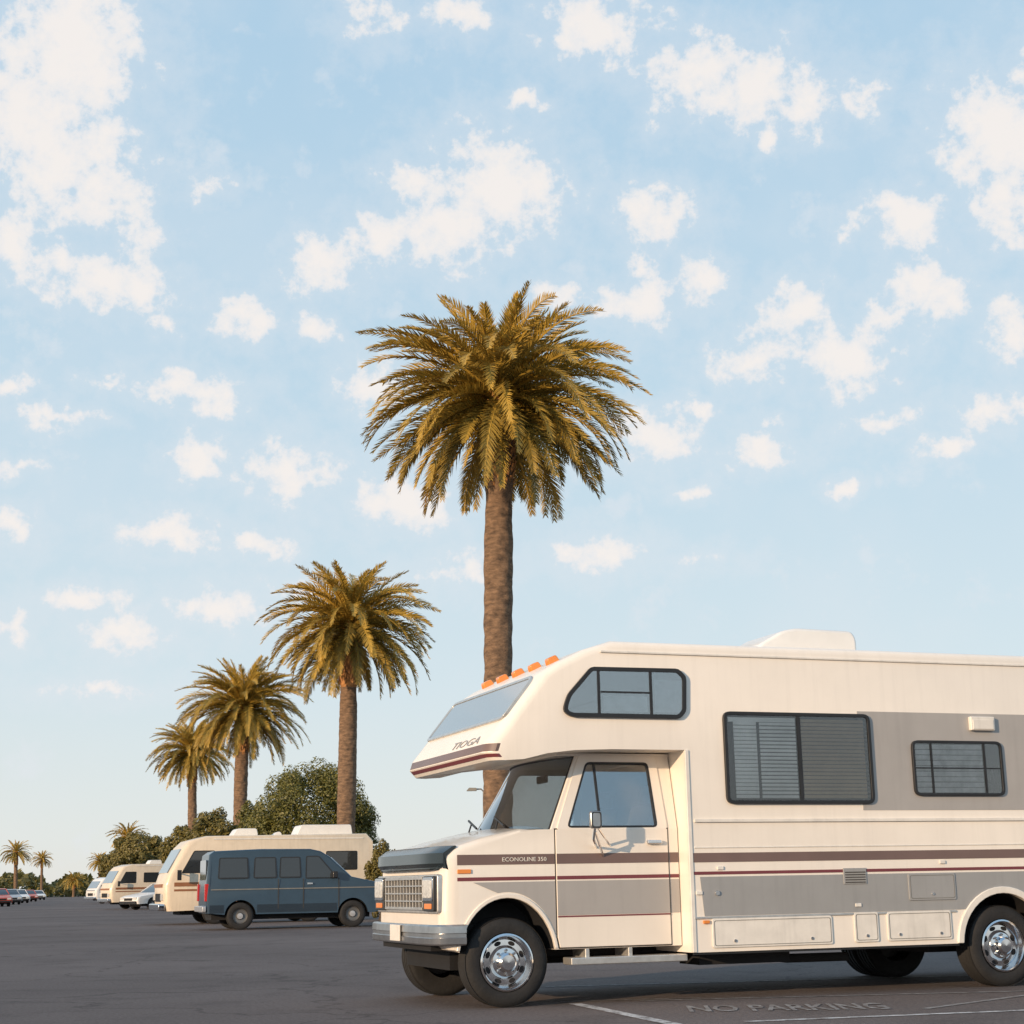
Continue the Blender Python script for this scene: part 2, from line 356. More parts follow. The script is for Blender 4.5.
mk('sash_bar',g_box(cx0+.03,cx1-.03,-.025,-.016,(cz0+cz1)/2-.006,(cz0+cz1)/2+.006),'black',w3)
g=RB(860,713,1015,810)
mk('grey_panel',g_prism([(g[0],g[2]),(xr-.05,g[2]),(xr-.05,g[3]),(g[0],g[3])],-.004,.002),'grey',rv)
s1=RB(700,851,1020,860); mk('stripe',g_box(xc+.01,xr-.02,-.004,.002,s1[2],s1[3]),'brown',rv)
s2=RB(700,869,1020,872); mk('stripe',g_box(xc+.01,xr-.02,-.004,.002,s2[2],s2[3]),'maroon',rv)
s3=RB(703,874,1020,912); zlow=s3[2]
pts=[(P(703,880)[0],zlow),(xw-math.sqrt(max(0,.53**2-(zlow-.37)**2)),zlow)]
t0=math.asin((zlow-.37)/.53) if zlow<.9 else math.pi/2
for k in range(1,12):
    t=math.pi-t0-(math.pi-2*t0)*k/12; pts.append((xw+.53*math.cos(t),.37+.53*math.sin(t)))
pts+=[(xw+math.sqrt(max(0,.53**2-(zlow-.37)**2)),zlow),(xr-.03,zlow),(xr-.03,s3[3]),(P(700,880)[0],s3[3])]
if zlow>=.9: pts=[(P(703,880)[0],zlow),(xr-.03,zlow),(xr-.03,s3[3]),(P(703,880)[0],s3[3])]
mk('grey_panel',g_prism(pts,-.004,.002),'grey2',rv)
def mold(px0,py,px1,z=None,x0=None,x1=None,h=.012,mat='alu',d=.012):
    z=P((px0+px1)/2,py)[1] if z is None else z
    a=P(px0,py)[0] if x0 is None else x0; b_=P(px1,py)[0] if x1 is None else x1
    mk('moulding',g_box(a,b_,-d,.001,z-h,z+h),mat,rv,bev=.004)
mold(694,820,1000,x1=xr-.02,mat='trim',h=.014,d=.018)
mold(694,914,1000,x1=xw-.52,h=.010,mat='alu')
mold(694,846,1000,x1=xr-.02,h=.006,mat='trim',d=.006)
mold(600,655,1000,z=zr-.105,x0=P(600,655)[0],x1=xr-.05,h=.009,mat='trim',d=.014)
mk('corner_trim',g_box(xc-.004,xc+.035,-.010,.03,zb,za-.0),'trim',rv,bev=.006)
def archtrim(cx,cz,r0,r1,y0,y1,zlo,mat,nm='wheel_arch_trim',k0=1.):
    o_=arch(cx,cz,r1,zlo,20,r1*k0); i_=arch(cx,cz,r0,zlo,20,r0*k0)
    v=[];f=[]
    for y in (y0,y1):
        v+=[(x,y,z) for x,z in o_]+[(x,y,z) for x,z in i_]
    n=21
    for k in range(20):
        f+=[(k,k+1,n+k+1,n+k),(2*n+k,2*n+k+1,3*n+k+1,3*n+k),(k,k+1,2*n+k+1,2*n+k),(n+k,n+k+1,3*n+k+1,3*n+k)]
    f+=[(0,n,3*n,2*n),(20,n+20,3*n+20,2*n+20)]
    mk(nm,(v,f),mat,rv,bev=.008)
archtrim(xw,.37,.468,.53,-.02,.01,zb+.002,'trim')
def hatch(px0,py0,px1,py1,mat='trim',nm='hatch_door',r=.02,knobs=2):
    a,b_,z0,z1=RB(px0,py0,px1,py1)
    h=mk(nm,g_prism(rrect(a,b_,z0,z1,r),-.014,.0),mat,rv,bev=.004)
    mk('hatch_gap',g_ring(rrect(a+.016,b_-.016,z0+.016,z1-.016,.02),rrect(a+.021,b_-.021,z0+.021,z1-.021,.018),-.0165,-.013),'steel',h)
    for k in range(knobs):
        xx=a+(b_-a)*(.18+.64*k/max(1,knobs-1)) if knobs>1 else (a+b_)/2
        mk('latch',mv(g_lathe([(.0001,-.022),(.013,-.022),(.015,-.012)],12),xx,0,z0+.055),'chrome',h)
    return h
hatch(712,917,832,946); hatch(854,912,878,942,knobs=1); hatch(887,911,951,940)
hatch(908,873,955,900,mat='grey2',knobs=1)
a,b_,z0,z1=RB(843,868,866,884); vt=mk('louvre_vent',g_box(a,b_,-.012,0,z0,z1),'grey2',rv,bev=.004)
mk('louvre',[g_box(a+.015,b_-.015,-.016,-.011,z0+.012+k*.022,z0+.02+k*.022) for k in range(5)],'seam',vt)
a,b_,z0,z1=RB(968,717,992,731); pl=mk('porch_light',g_box(a,b_,-.05,0,z0,z1),'trim',rv,bev=.012)
mk('lens',g_box(a+.02,b_-.02,-.056,-.04,z0+.012,z1-.03),'trim',pl,bev=.004)
for px,py in ((720,868),(942,862),(699,893),(858,905)):
    x,z=P(px,py); mk('side_fitting',g_box(x-.03,x+.03,-.014,0,z-.015,z+.015),'trim',rv,bev=.004)
x,z=P(717,893); mk('lock',mv(g_lathe([(.0001,-.018),(.02,-.018),(.024,-.002)],12),x,0,z),'chrome',rv)
x,z=P(706,922); mk('marker_light',g_box(x-.03,x+.03,-.02,0,z-.014,z+.014),'amber',rv,bev=.004)
# roof gear
a,b_=P(757,640,.85)[0],P(857,640,.85)[0]; ztop=P(806,628,.85)[1]; hz=ztop-zr
shp=rnd([(a,zr-.01),(b_,zr-.01),(b_,zr+hz*.75),(b_-.05,ztop-.01),(a+.45,ztop),(a+.30,ztop-.03),(a+.22,ztop-.07),(a+.02,zr+hz*.45)],.05)
acu=mk('air_conditioner',g_prism(shp,.85,1.6),'white',rv,bev=.04,seg=3)
mk('air_conditioner_base',g_prism(rrect(a-.03,b_+.03,zr-.01,zr+.03,.01),.82,1.63),'trim',acu)
for x_ in (P(700,640,1.2)[0],P(940,640,1.2)[0]):
    mk('roof_vent',g_prism(rrect(x_,x_+.4,zr,zr+.05,.02),1.0,1.4),'white',rv,bev=.01)
q0=Vector((prof[10][0]-.6*FR,prof[10][1])); q1=Vector((prof[11][0]-.3*FR,prof[11][1])); du=(q1-q0).normalized(); nu=Vector((-du.y,du.x)); nu=nu if nu.y>0 else -nu; qm=q0.lerp(q1,.25)
for y in (.28,.72,1.16,1.60,2.04):
    pl_=[qm-du*.06-nu*.02,qm+du*.06-nu*.02,qm+du*.045+nu*.055,qm-du*.045+nu*.055]
    mk('clearance_light',g_prism(rnd([tuple(p) for p in pl_],.02),y-.045,y+.045),'amber',rv,bev=.01)
# ---- cab
YC=.2; CW=2.0; AK=.83; AR=.52
xf,_z=P(455,880,YC); zbelt=P(600,829,YC)[1]; zcb=P(600,948,YC)[1]
cp=[]
for px,py,wf,we in [(457,868,1,0),(456,858,1,.4),(462,848,.8,1),(486,838,.2,1),(520,829,0,.6)]:
    x,z=P(px,py,YC); cp.append((x,z,wf,we))
xcowl=cp[-1][0]
cp+=[(xcowl+.15,zbelt,0,.0),(xc-.01,zbelt,0,0),(xc-.01,zcb,0,0)]
cp+=[(x,z,0,0) for x,z in arch(0,.37,AR,zcb,16,AR*AK)]
cp+=[(xf+.03,zcb+.02,.6,0),(xf,zcb+.1,1,0),(xf,.8,1,0)]
def csl(y):
    d=min(y,CW-y); r=.10; f=.12*math.sqrt(max(0,1-(1-min(1,d/r))**2)); e=.045*(1-math.sqrt(max(0,1-(1-min(1,d/.07))**2)))
    crown=.03*(1-((y-CW/2)/(CW/2))**2)
    return [(x-wf*f,y+YC,z-we*e+ (crown if we>.5 else 0)) for x,z,wf,we in cp]
ys=[0,.01,.03,.06,.09,.12,.4,.8]; ys=ys+[CW-y for y in reversed(ys)]
cab=mk('cab_body',g_loft([csl(y) for y in ys]),'cab',rv,angle=25)
def shell(cx,r,zlo,y0,y1,rx=None):
    pts=arch(cx,.37,r,zlo,16,rx); v=[(x,y0,z) for x,z in pts]+[(x,y1,z) for x,z in pts]; n=len(pts)
    return v,[(k,k+1,n+k+1,n+k) for k in range(n-1)]
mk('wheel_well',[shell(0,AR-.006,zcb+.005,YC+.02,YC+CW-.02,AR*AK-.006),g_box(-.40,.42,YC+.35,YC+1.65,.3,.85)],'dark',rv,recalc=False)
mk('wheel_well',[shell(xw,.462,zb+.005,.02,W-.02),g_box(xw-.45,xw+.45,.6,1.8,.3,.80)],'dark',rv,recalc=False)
archtrim(0,.37,AR-.002,AR+.035,YC-.014,YC+.01,zcb+.01,'cab',k0=AK)
tl=lambda z: max(0,z-zbelt)*.22
def tprism(poly,d0,d1): return tf(g_prism(poly,d0,d1),lambda x,y,z:(x,y+YC+tl(z),z))
def tring(o_,i_,d0,d1): return tf(g_ring(o_,i_,d0,d1),lambda x,y,z:(x,y+YC+tl(z),z))
ztop=za-.03
xd0=P(556,880,YC)[0]; xd1=P(669,880,YC)[0]; zdb=P(620,946,YC)[1]
aa=P(584,763,YC)
rzz_=AR+.05; rxx_=rzz_*AK
door_poly=[(xd1,zbelt),(xd0,zbelt)]
if xd0<rxx_:
    ta_=math.acos(xd0/rxx_); tb_=math.asin((zdb-.37)/rzz_)
    for k in range(0,9):
        t=ta_+(tb_-ta_)*k/8; door_poly.append((rxx_*math.cos(t),.37+rzz_*math.sin(t)))
else: door_poly.append((xd0,zdb))
door_poly+=[(xd1,zdb)]
mk('door_gap',g_prism(inset(door_poly,-.008),YC-.002,YC+.01),'seam',rv)
door=mk('door',g_prism(inset(door_poly,.002),YC-.012,YC+.01),'cab',rv,bev=.006)
fo=[(xd0+.01,zbelt-.005),(xd1,zbelt-.005),(xd1-.03,ztop),(aa[0],ztop)]
fi=PP([(567,828),(657,828),(653,771),(591,771)],YC)
fi=[(fi[0][0],zbelt+.015),(fi[1][0],zbelt+.015),(fi[2][0],ztop-.06),(fi[3][0],ztop-.06)]
fo2=rnd(fo,.03,3); fi2=rnd(fi,.04,3)
mk('window_frame',tring(fo2,fi2,-.012,.03),'cab',door,bev=.004)
mk('window_seal',tring(inset(fi2,-.003),inset(fi2,.014),-.014,.0),'black',door)
mk('window_pane',tprism(inset(fi2,.005),.0,.004),'glass',door)
xvp=P(600,800,YC)[0]; mk('quarter_window_bar',tprism([(xvp-.009,zbelt+.02),(xvp+.009,zbelt+.02),(xvp+.009,ztop-.06),(xvp-.009,ztop-.06)],-.010,.006),'black',door)
x,z=P(655,842,YC); mk('door_handle',g_box(x-.09,x+.05,YC-.05,YC-.01,z-.018,z+.018),'chrome',door,bev=.01)
xpb,xpt=P(549,830,YC)[0],P(581,763,YC)[0]
for side in (0,1):
    f_=(lambda g:g) if side==0 else (lambda g:mir(g,W))
    mk('cab_pillar',f_(tprism([(xd1-.03,zbelt-.01),(xc-.01,zbelt-.01),(xc-.01,ztop),(xd1-.06,ztop)],.0,.05)),'cab',rv)
    mk('windscreen_pillar',f_(tprism([(xpb,zbelt-.03),(xd0+.06,zbelt-.03),(aa[0]+.05,ztop),(xpt,ztop)],.0,.05)),'cab',rv,bev=.01)
    if side==1:
        mk('window_frame',f_(tring(fo2,fi2,-.012,.03)),'cab',rv); mk('window_pane',f_(tprism(inset(fi2,.005),.0,.004)),'tglass',rv)
        mk('door',f_(g_prism(inset(door_poly,.002),YC-.012,YC+.01)),'cab',rv,bev=.006)
zt2=ztop
ws=[(xpb+.01,YC+.03,zbelt-.02),(xpb+.01,W-YC-.03,zbelt-.02),(xpt+.01,W-YC-.03-tl(zt2),zt2),(xpt+.01,YC+.03+tl(zt2),zt2)]
v=[];nx=14
for k in range(nx+1):
    t=k/nx; bow=-.27*(1-(2*t-1)**2)
    for q in range(5):
        s=q/4; pA=Vector(ws[0]).lerp(Vector(ws[3]),s); pB=Vector(ws[1]).lerp(Vector(ws[2]),s); p=pA.lerp(pB,t); v.append((p.x+bow*(1-.45*s),p.y,p.z+.02*(1-(2*t-1)**2)*(1-s)))
f=[(k*5+q,k*5+q+1,(k+1)*5+q+1,(k+1)*5+q) for k in range(nx) for q in range(4)]
wsc=mk('windscreen',(v,f),'sglass',rv,recalc=False)
mk('windscreen_seal',g_tube([v[k*5] for k in range(nx+1)],.018,6),'black',wsc); mk('windscreen_seal',g_tube([v[k*5+4] for k in range(nx+1)],.02,6),'black',wsc)
mk('windscreen_seal',g_tube([v[q] for q in range(5)],.016,6),'black',wsc)
for y0 in (.55,1.3):
    mk('wiper_arm',g_tube([(xpb-.36,y0,zbelt+.02),(xpb-.22,y0+.35,zbelt+.10)],.008,6),'black',rv)
    mk('wiper_blade',g_tube([(xpb-.27,y0+.05,zbelt+.05),(xpb-.18,y0+.55,zbelt+.14)],.011,6),'black',rv)
mk('cab_roof',g_box(xpt-.18,xc,YC+tl(ztop),W-YC-tl(ztop),ztop-.005,ztop+.02),'cab',rv)
mk('dark_opening_sheet',g_box(xd1+.1,xd1+.12,YC+.2,W-YC-.2,.7,ztop-.02),'dark',rv)  # dark sheet in place of the unlit opening into the coach
mk('cowl',g_prism([(xcowl-.04,zbelt-.05),(xpb+.05,zbelt-.05),(xpb+.0,zbelt+.012),(xcowl+.0,zbelt+.005)],YC+.15,W-YC-.15),'dark',rv)
mk('dashboard',g_prism(rnd([(xpb-.06,1.0),(xpb+.35,1.0),(xpb+.35,zbelt+.03),(xpb-.06,zbelt-.0)],.04),YC+.15,W-YC-.15),'dash',rv)
sx=xd1-.55
for y in (.42,1.4):
    st=mk('seat',g_prism(rrect(sx,sx+.5,zbelt-.45,zbelt-.3,.05),y,y+.5),'seat',rv,bev=.03)
    mk('backrest',g_prism(rnd([(sx+.36,zbelt-.3),(sx+.5,zbelt-.3),(sx+.62,zbelt+.22),(sx+.52,zbelt+.24)],.04),y+.02,y+.48),'seat',st,bev=.03)
    mk('headrest',g_prism(rnd([(sx+.54,zbelt+.24),(sx+.62,zbelt+.24),(sx+.65,zbelt+.40),(sx+.57,zbelt+.41)],.03),y+.13,y+.37),'seat',st,bev=.02)
th=[]
for k in range(25):
    t=2*math.pi*k/24; th.append((xd0+.24+math.sin(t)*.09,.66+math.cos(t)*.2,zbelt+.06+math.sin(t)*.17))
mk('steering_wheel',[g_tube(th,.014,8),g_tube([(xd0+.22,.46,zbelt+.06),(xd0+.22,.86,zbelt+.06)],.012,6),g_tube([(xd0+.05,.66,zbelt-.1),(xd0+.24,.66,zbelt+.06)],.02,6)],'black',rv)
mk('rear_view_mirror',g_box(xpt+.0,xpt+.03,1.08,1.32,ztop-.19,ztop-.12),'black',rv,bev=.01)
def cs(x0,x1,z0,z1,mat,d): mk('stripe',g_box(x0,x1,YC-d,YC-d+.004,z0,z1),mat,rv)
za1,za2=RB(560,853,670,863,YC)[2:]
zm1,zm2=RB(560,875,670,878.5,YC)[2:]
zg1,zg2=RB(560,880,670,914,YC)[2:]
for (x0,x1,d) in ((xf+.02,xd0-.01,.003),(xd0+.006,xd1-.006,.015),(xd1+.012,xc-.012,.003)):
    cs(x0,x1,za1,za2,'brown',d); cs(x0,x1,zm1,zm2,'maroon',d)
cs(xd0+.006,xd1-.006,zg1,zg2,'grey',.015); cs(xd1+.012,xc-.012,zg1,zg2,'grey',.003)
cs(xd0+.006,xd1-.006,zg1-.016,zg1-.004,'maroon',.015)
R2=AR+.045
arcp=[(R2*AK*math.cos(R(a_)),.37+R2*math.sin(R(a_))) for a_ in range(100,16,-6)]
pf=[(-.30,zg2)]+[(x,z+.004) for x,z in arcp if x<xd0-.02 and z<zg2-.01]+[(xd0-.01,min(zg2-.08,.37+R2*math.sin(math.acos(min(1,(xd0-.01)/(R2*AK)))) if xd0<R2*AK else zg2-.1)+.004),(xd0-.01,zg2)]
if len(pf)>4: mk('stripe',g_prism(pf,YC-.003,YC+.001),'grey',rv)
text('badge_lettering','ECONOLINE 350','trim',rv,lambda x,y,z:(P(502,856,YC)[0]+x,YC-.006-z,(za1+za2)/2-.017+y),.40,.034)
# front face
xg=xf-.12
zg0,zgt=.80,1.075
mk('front_panel',g_prismx(rnd([(YC+.05,zg0-.03),(W-YC-.05,zg0-.03),(W-YC-.05,zgt+.02),(YC+.05,zgt+.02)],.03),xg-.02,xg+.03),'alu',rv,bev=.01)
gr=mk('grille',g_prismx(rnd([(.62,zg0),(W-.62,zg0),(W-.62,zgt),(.62,zgt)],.02),xg-.026,xg-.018),'dark',rv)
gs=[]
gs+= [g_box(xg-.05,xg-.022,.61,W-.61,z,z+(.022 if i in (0,4) else .012)) for i,z in enumerate((zg0,zg0+.066,zg0+.130,zg0+.194,zgt-.022))]
gs+= [g_box(xg-.045,xg-.022,y,y+.010,zg0,zgt) for y in [.61+k*.098 for k in range(13)]]
mk('grille_bar',gs,'alu',gr,bev=.002)
for y in (.27,W-.27-.30):
    hb=mk('headlight',g_prismx(rrect(y,y+.30,zg0-.01,zgt+.005,.02),xg-.05,xg-.018),'hub',rv,bev=.008)
    mk('chrome_bezel',g_prismx(rrect(y+.01,y+.29,zg0+.075,zgt-.003,.02),xg-.058,xg-.045),'chrome',hb,bev=.004)
    mk('headlight_lens',g_prismx(rrect(y+.035,y+.265,zg0+.10,zgt-.025,.02),xg-.066,xg-.055),'lens',hb,bev=.006)
    mk('turn_signal',g_prismx(rrect(y+.05,y+.25,zg0+.01,zg0+.055,.01),xg-.056,xg-.045),'amber',hb,bev=.003)
mk('side_marker_light',g_box(xf+.02,xf+.14,YC-.012,YC+.01,P(462,870,YC)[1]-.03,P(462,870,YC)[1]+.005),'amber',rv,bev=.004)
dp=[]
for k in range(17):
    y=YC+.02+(CW-.04)*k/16; t=abs(2*k/16-1); dp.append((xg-.03+.10*t**8,y))
zd0,zd1=P(452,868,YC)[1],P(452,849,YC)[1]
v=[];
for (dx,zz) in ((-.0,zd0-.015),(-.05,zd0+.04),(-.045,zd1-.03),(.03,zd1+.02),(.06,zd1+.030),(.075,zd1+.02),(-.02,zd1-.05),(-.02,zd0)):
    v.append([(x+dx,y,zz) for x,y in dp])
m_=len(v); vv=[p for row in v for p in row]; n=17
f=[(r0*n+k,r0*n+k+1,((r0+1)%m_)*n+k+1,((r0+1)%m_)*n+k) for r0 in range(m_) for k in range(n-1)]
f+=[tuple(r0*n for r0 in range(m_)),tuple(r0*n+n-1 for r0 in range(m_))]
mk('bonnet_deflector',(vv,f),'teal',rv)
bz0,bz1=P(440,946,YC)[1],P(440,925,YC)[1]
pth=[(xf+.08,.165),(xf-.04,.16),(xf-.13,.19),(xf-.18,.27),(xf-.20,.55),(xf-.21,1.2)]
pth=pth+[(x,W-y) for x,y in reversed(pth[:-1])]
secs=[]
for i,(x,y) in enumerate(pth):
    a_=Vector(pth[max(0,i-1)]); b2=Vector(pth[min(len(pth)-1,i+1)]); d=(b2-a_).normalized(); nr=Vector((-d.y,d.x)); 
    if nr.dot(Vector((x,y))-Vector((.5,1.2)))<0: nr=-nr
    zm=(bz0+bz1)/2; h=(bz1-bz0)/2
    secs.append([(x+nr.x*o_,y+nr.y*o_,zm+q*h) for o_,q in ((-.03,-1),(.0,-1),(.015,-.85),(.018,-.3),(.010,-.22),(.010,.1),(.018,.2),(.015,.85),(.0,1),(-.03,1))])
mk('front_bumper',g_loft(secs),'bumper',rv,angle=30)
mk('number_plate',g_box(xf-.245,xf-.232,1.05,1.35,bz0+.02,bz1-.01),'trim',rv,bev=.004)
mk('front_valance',g_box(xg-.02,xf+.3,.45,W-.45,bz0-.05,bz1-.01),'dark',rv)
x,z=P(593,820,YC-.22)
mr_=mk('wing_mirror',g_prism(rrect(x-.055,x+.055,z-.075,z+.075,.03),YC-.30,YC-.25),'bumper',rv,bev=.02)
mk('mirror_glass_rim',g_ring(rrect(x-.045,x+.045,z-.065,z+.065,.02),rrect(x-.036,x+.036,z-.056,z+.056,.02),YC-.304,YC-.298),'hub',mr_)
xa_,za_=P(600,850,YC)
mk('mirror_arm',g_tube([(x,YC-.26,z-.06),(x-.01,YC-.24,z-.16),(xa_-.03,YC-.0,za_+.02)],.012,6),'chrome',mr_)
mk('mirror_arm',g_tube([(x,YC-.26,z-.10),(xa_+.03,YC-.0,za_-.06)],.011,6),'chrome',mr_)
mk('mirror_arm',g_tube([(x+.02,YC-.25,z-.05),(xa_+.10,YC-.0,za_+.03)],.009,6),'chrome',mr_)
mk('step_bar',[g_box(P(568,960,YC)[0],P(684,960,YC)[0],YC-.08,YC+.12,zcb-.13,zcb-.07),g_box(.7,.74,YC,YC+.3,zcb-.1,zcb),g_box(1.1,1.14,YC,YC+.3,zcb-.1,zcb)],'alu',rv,bev=.008)
mk('chassis',[g_box(-.3,xr-.1,.75,.85,.38,.52),g_box(-.3,xr-.1,1.55,1.65,.38,.52),g_box(xc+.2,xc+1.1,.3,.7,.28,zb),g_box(1.2,2.0,.95,1.5,.3,.5),g_box(xw-.07,xw+.07,.3,W-.3,.33,.45),g_box(xr-1.6,xr-.3,.3,1.0,.3,zb),g_tube([(.5,1.35,.33),(2.6,1.35,.33),(2.8,.5,.3),(3.4,.45,.3)],.04,8)],'dark',rv)
mk('skirt',g_box(xc+.01,xw-.5,.015,.03,zb-.02,zb+.02),'black',rv)
wheel(rv,(0,YC+.02+.12,wr),wr,.22); wheel(rv,(0,W-YC-.14,wr),wr,.22,True,'hub')
wheel(rv,(xw,.17,wr),wr,.24); wheel(rv,(xw,W-.17,wr),wr,.24,True,'hub')
wheel(rv,(xw,W-.46,wr),wr,.22,True,'hub')

# ================================================================== generic boxy vehicles
def profile_vehicle(root,prof,Wd,belt,tiltk,mat,name='body',fr=.1,angle=28,er=.06):
    def s_(y):
        d=min(y,Wd-y); f=fr*math.sqrt(max(0,1-(1-min(1,d/fr))**2)) if fr else 0
        out=[]
        for x,z,wf,we in prof:
            e=er*(1-math.sqrt(max(0,1-(1-min(1,d/.08))**2)))
            tlt=max(0,z-belt)*tiltk; sc_=1-2*tlt/Wd
            out.append((x-wf*f, Wd/2+(y-Wd/2)*sc_, z-we*e))
        return out
    ys=[0,.02,.05,.1,.3]; ys=ys+[Wd-y for y in reversed(ys)]
    return mk(name,g_loft([s_(y) for y in ys]),mat,root,angle=angle)
def vwin(root,poly,belt,tiltk,mat='dwin',d=.008,frame='black',fw=.03,Wd=None,both=True):
    pr=rnd(poly,.05,3)
    def t_(x,y,z): return (x,y+max(0,z-belt)*tiltk,z)
    w_=mk('window',tf(g_prism(pr,-d,.01),t_),frame,root)
    mk('pane',tf(g_prism(inset(pr,fw),-d-.004,0),t_),mat,w_)
    if both and Wd:
        w_=mk('window',mir(tf(g_prism(pr,-d,.01),t_),Wd),frame,root); mk('pane',mir(tf(g_prism(inset(pr,fw),-d-.004,0),t_),Wd),mat,w_)
def quad(p,off): return ([tuple(a+off) for a in p]+[tuple(a-off) for a in p],[(0,1,2,3),(4,5,6,7),(0,1,5,4),(1,2,6,5),(2,3,7,6),(3,0,4,7)])
rz=R(17); ux=Vector((math.cos(rz),math.sin(rz),0)); g_=G(240,930); o_=g_-ux*1.0
bv=thing('van','dark blue passenger van with a row of side windows, parked facing right','van',(o_.x,o_.y,0),rz)
RX=.20
bp_=[(RX+.02,.42,1,0),(RX,.8,1,0),(RX+.01,1.2,1,0),(RX+.07,1.88,1,.5),(RX+.16,1.97,.5,1),(1.5,2.01,0,1),(2.8,2.00,0,1),(3.05,1.94,-.3,1),(3.25,1.80,-.8,.5),(3.82,1.28,-.8,.3),(4.55,1.12,-1,1),(4.70,1.02,-1,.5),(4.73,.75,-1,0),(4.70,.42,-1,0),(4.4,.36,0,0)]
for x,z in arch(3.90,.34,.40,.38): bp_.append((x,z,0,0))
for x,z in arch(1.0,.34,.40,.38): bp_.append((x,z,0,0))
profile_vehicle(bv,bp_,1.95,1.1,.13,'blue',fr=.07,er=.035)
for xa,xb in ((.42,1.20),(1.32,1.92),(1.98,2.55)):
    vwin(bv,[(xa,1.27),(xb,1.27),(xb-.02,1.80),(xa+.03,1.80)],1.1,.13,Wd=1.95)
vwin(bv,[(2.66,1.24),(3.52,1.24),(3.02,1.82),(2.68,1.82)],1.1,.13,Wd=1.95)
mk('windscreen',quad([Vector((3.36,.20,1.76)),Vector((3.36,1.75,1.76)),Vector((3.87,1.82,1.27)),Vector((3.87,.13,1.27))],Vector((.7,0,.72))*.02),'noseglass',bv)
mk('rear_window',g_prismx(rrect(.3,1.65,1.25,1.75,.08),RX-.06,RX+.1),'dwin',bv)
for y in (.02,1.76): mk('tail_light',g_box(RX-.10,RX+.02,y,y+.17,.72,1.15),'red',bv,bev=.01)
mk('side_stripe',g_box(RX+.05,4.6,-.006,.0,.99,1.015),'steel',bv)
for a,b_ in ((1.42,3.48),(RX+.02,.58)): mk('lower_panel',g_box(a,b_,-.006,.0,.42,.62),'navy',bv)
for x in (1.95,2.60,3.52): mk('door_gap',g_box(x,x+.018,-.007,0,.5,1.25),'seam',bv)
mk('bumper',g_prismx(rrect(.0,1.95,.45,.6,.04),RX-.16,RX-.06),'silver',bv,bev=.02); mk('bumper',g_prismx(rrect(.0,1.95,.42,.58,.04),4.78,4.88),'silver',bv,bev=.02)
mk('headlight',g_box(4.66,4.83,.12,.35,.8,.98),'lens',bv); mk('headlight',g_box(4.66,4.83,1.6,1.83,.8,.98),'lens',bv)
mk('turn_signal',g_box(4.55,4.70,-.01,.1,.66,.74),'amber',bv)
mk('wing_mirror',g_box(3.34,3.47,-.2,-.02,1.25,1.42),'black',bv,bev=.02); mk('door_handle',g_box(2.70,2.84,-.03,0,1.1,1.14),'chrome',bv)
mk('underbody',g_box(.3,4.4,.3,1.65,.25,.5),'dark',bv)
for x in (1.0,3.90):
    wheel(bv,(x,.13,.34),.34,.21,False,'wsteel'); wheel(bv,(x,1.82,.34),.34,.21,True,'wsteel')
    p_=arch(x,.34,.392,.385)
    mk('wheel_well',[([(a,.03,c) for a,c in p_]+[(a,1.9,c) for a,c in p_],[(k,k+1,len(p_)+k+1,len(p_)+k) for k in range(len(p_)-1)]),g_box(x-.38,x+.38,.4,1.5,.35,.7)],'dark',bv,recalc=False)
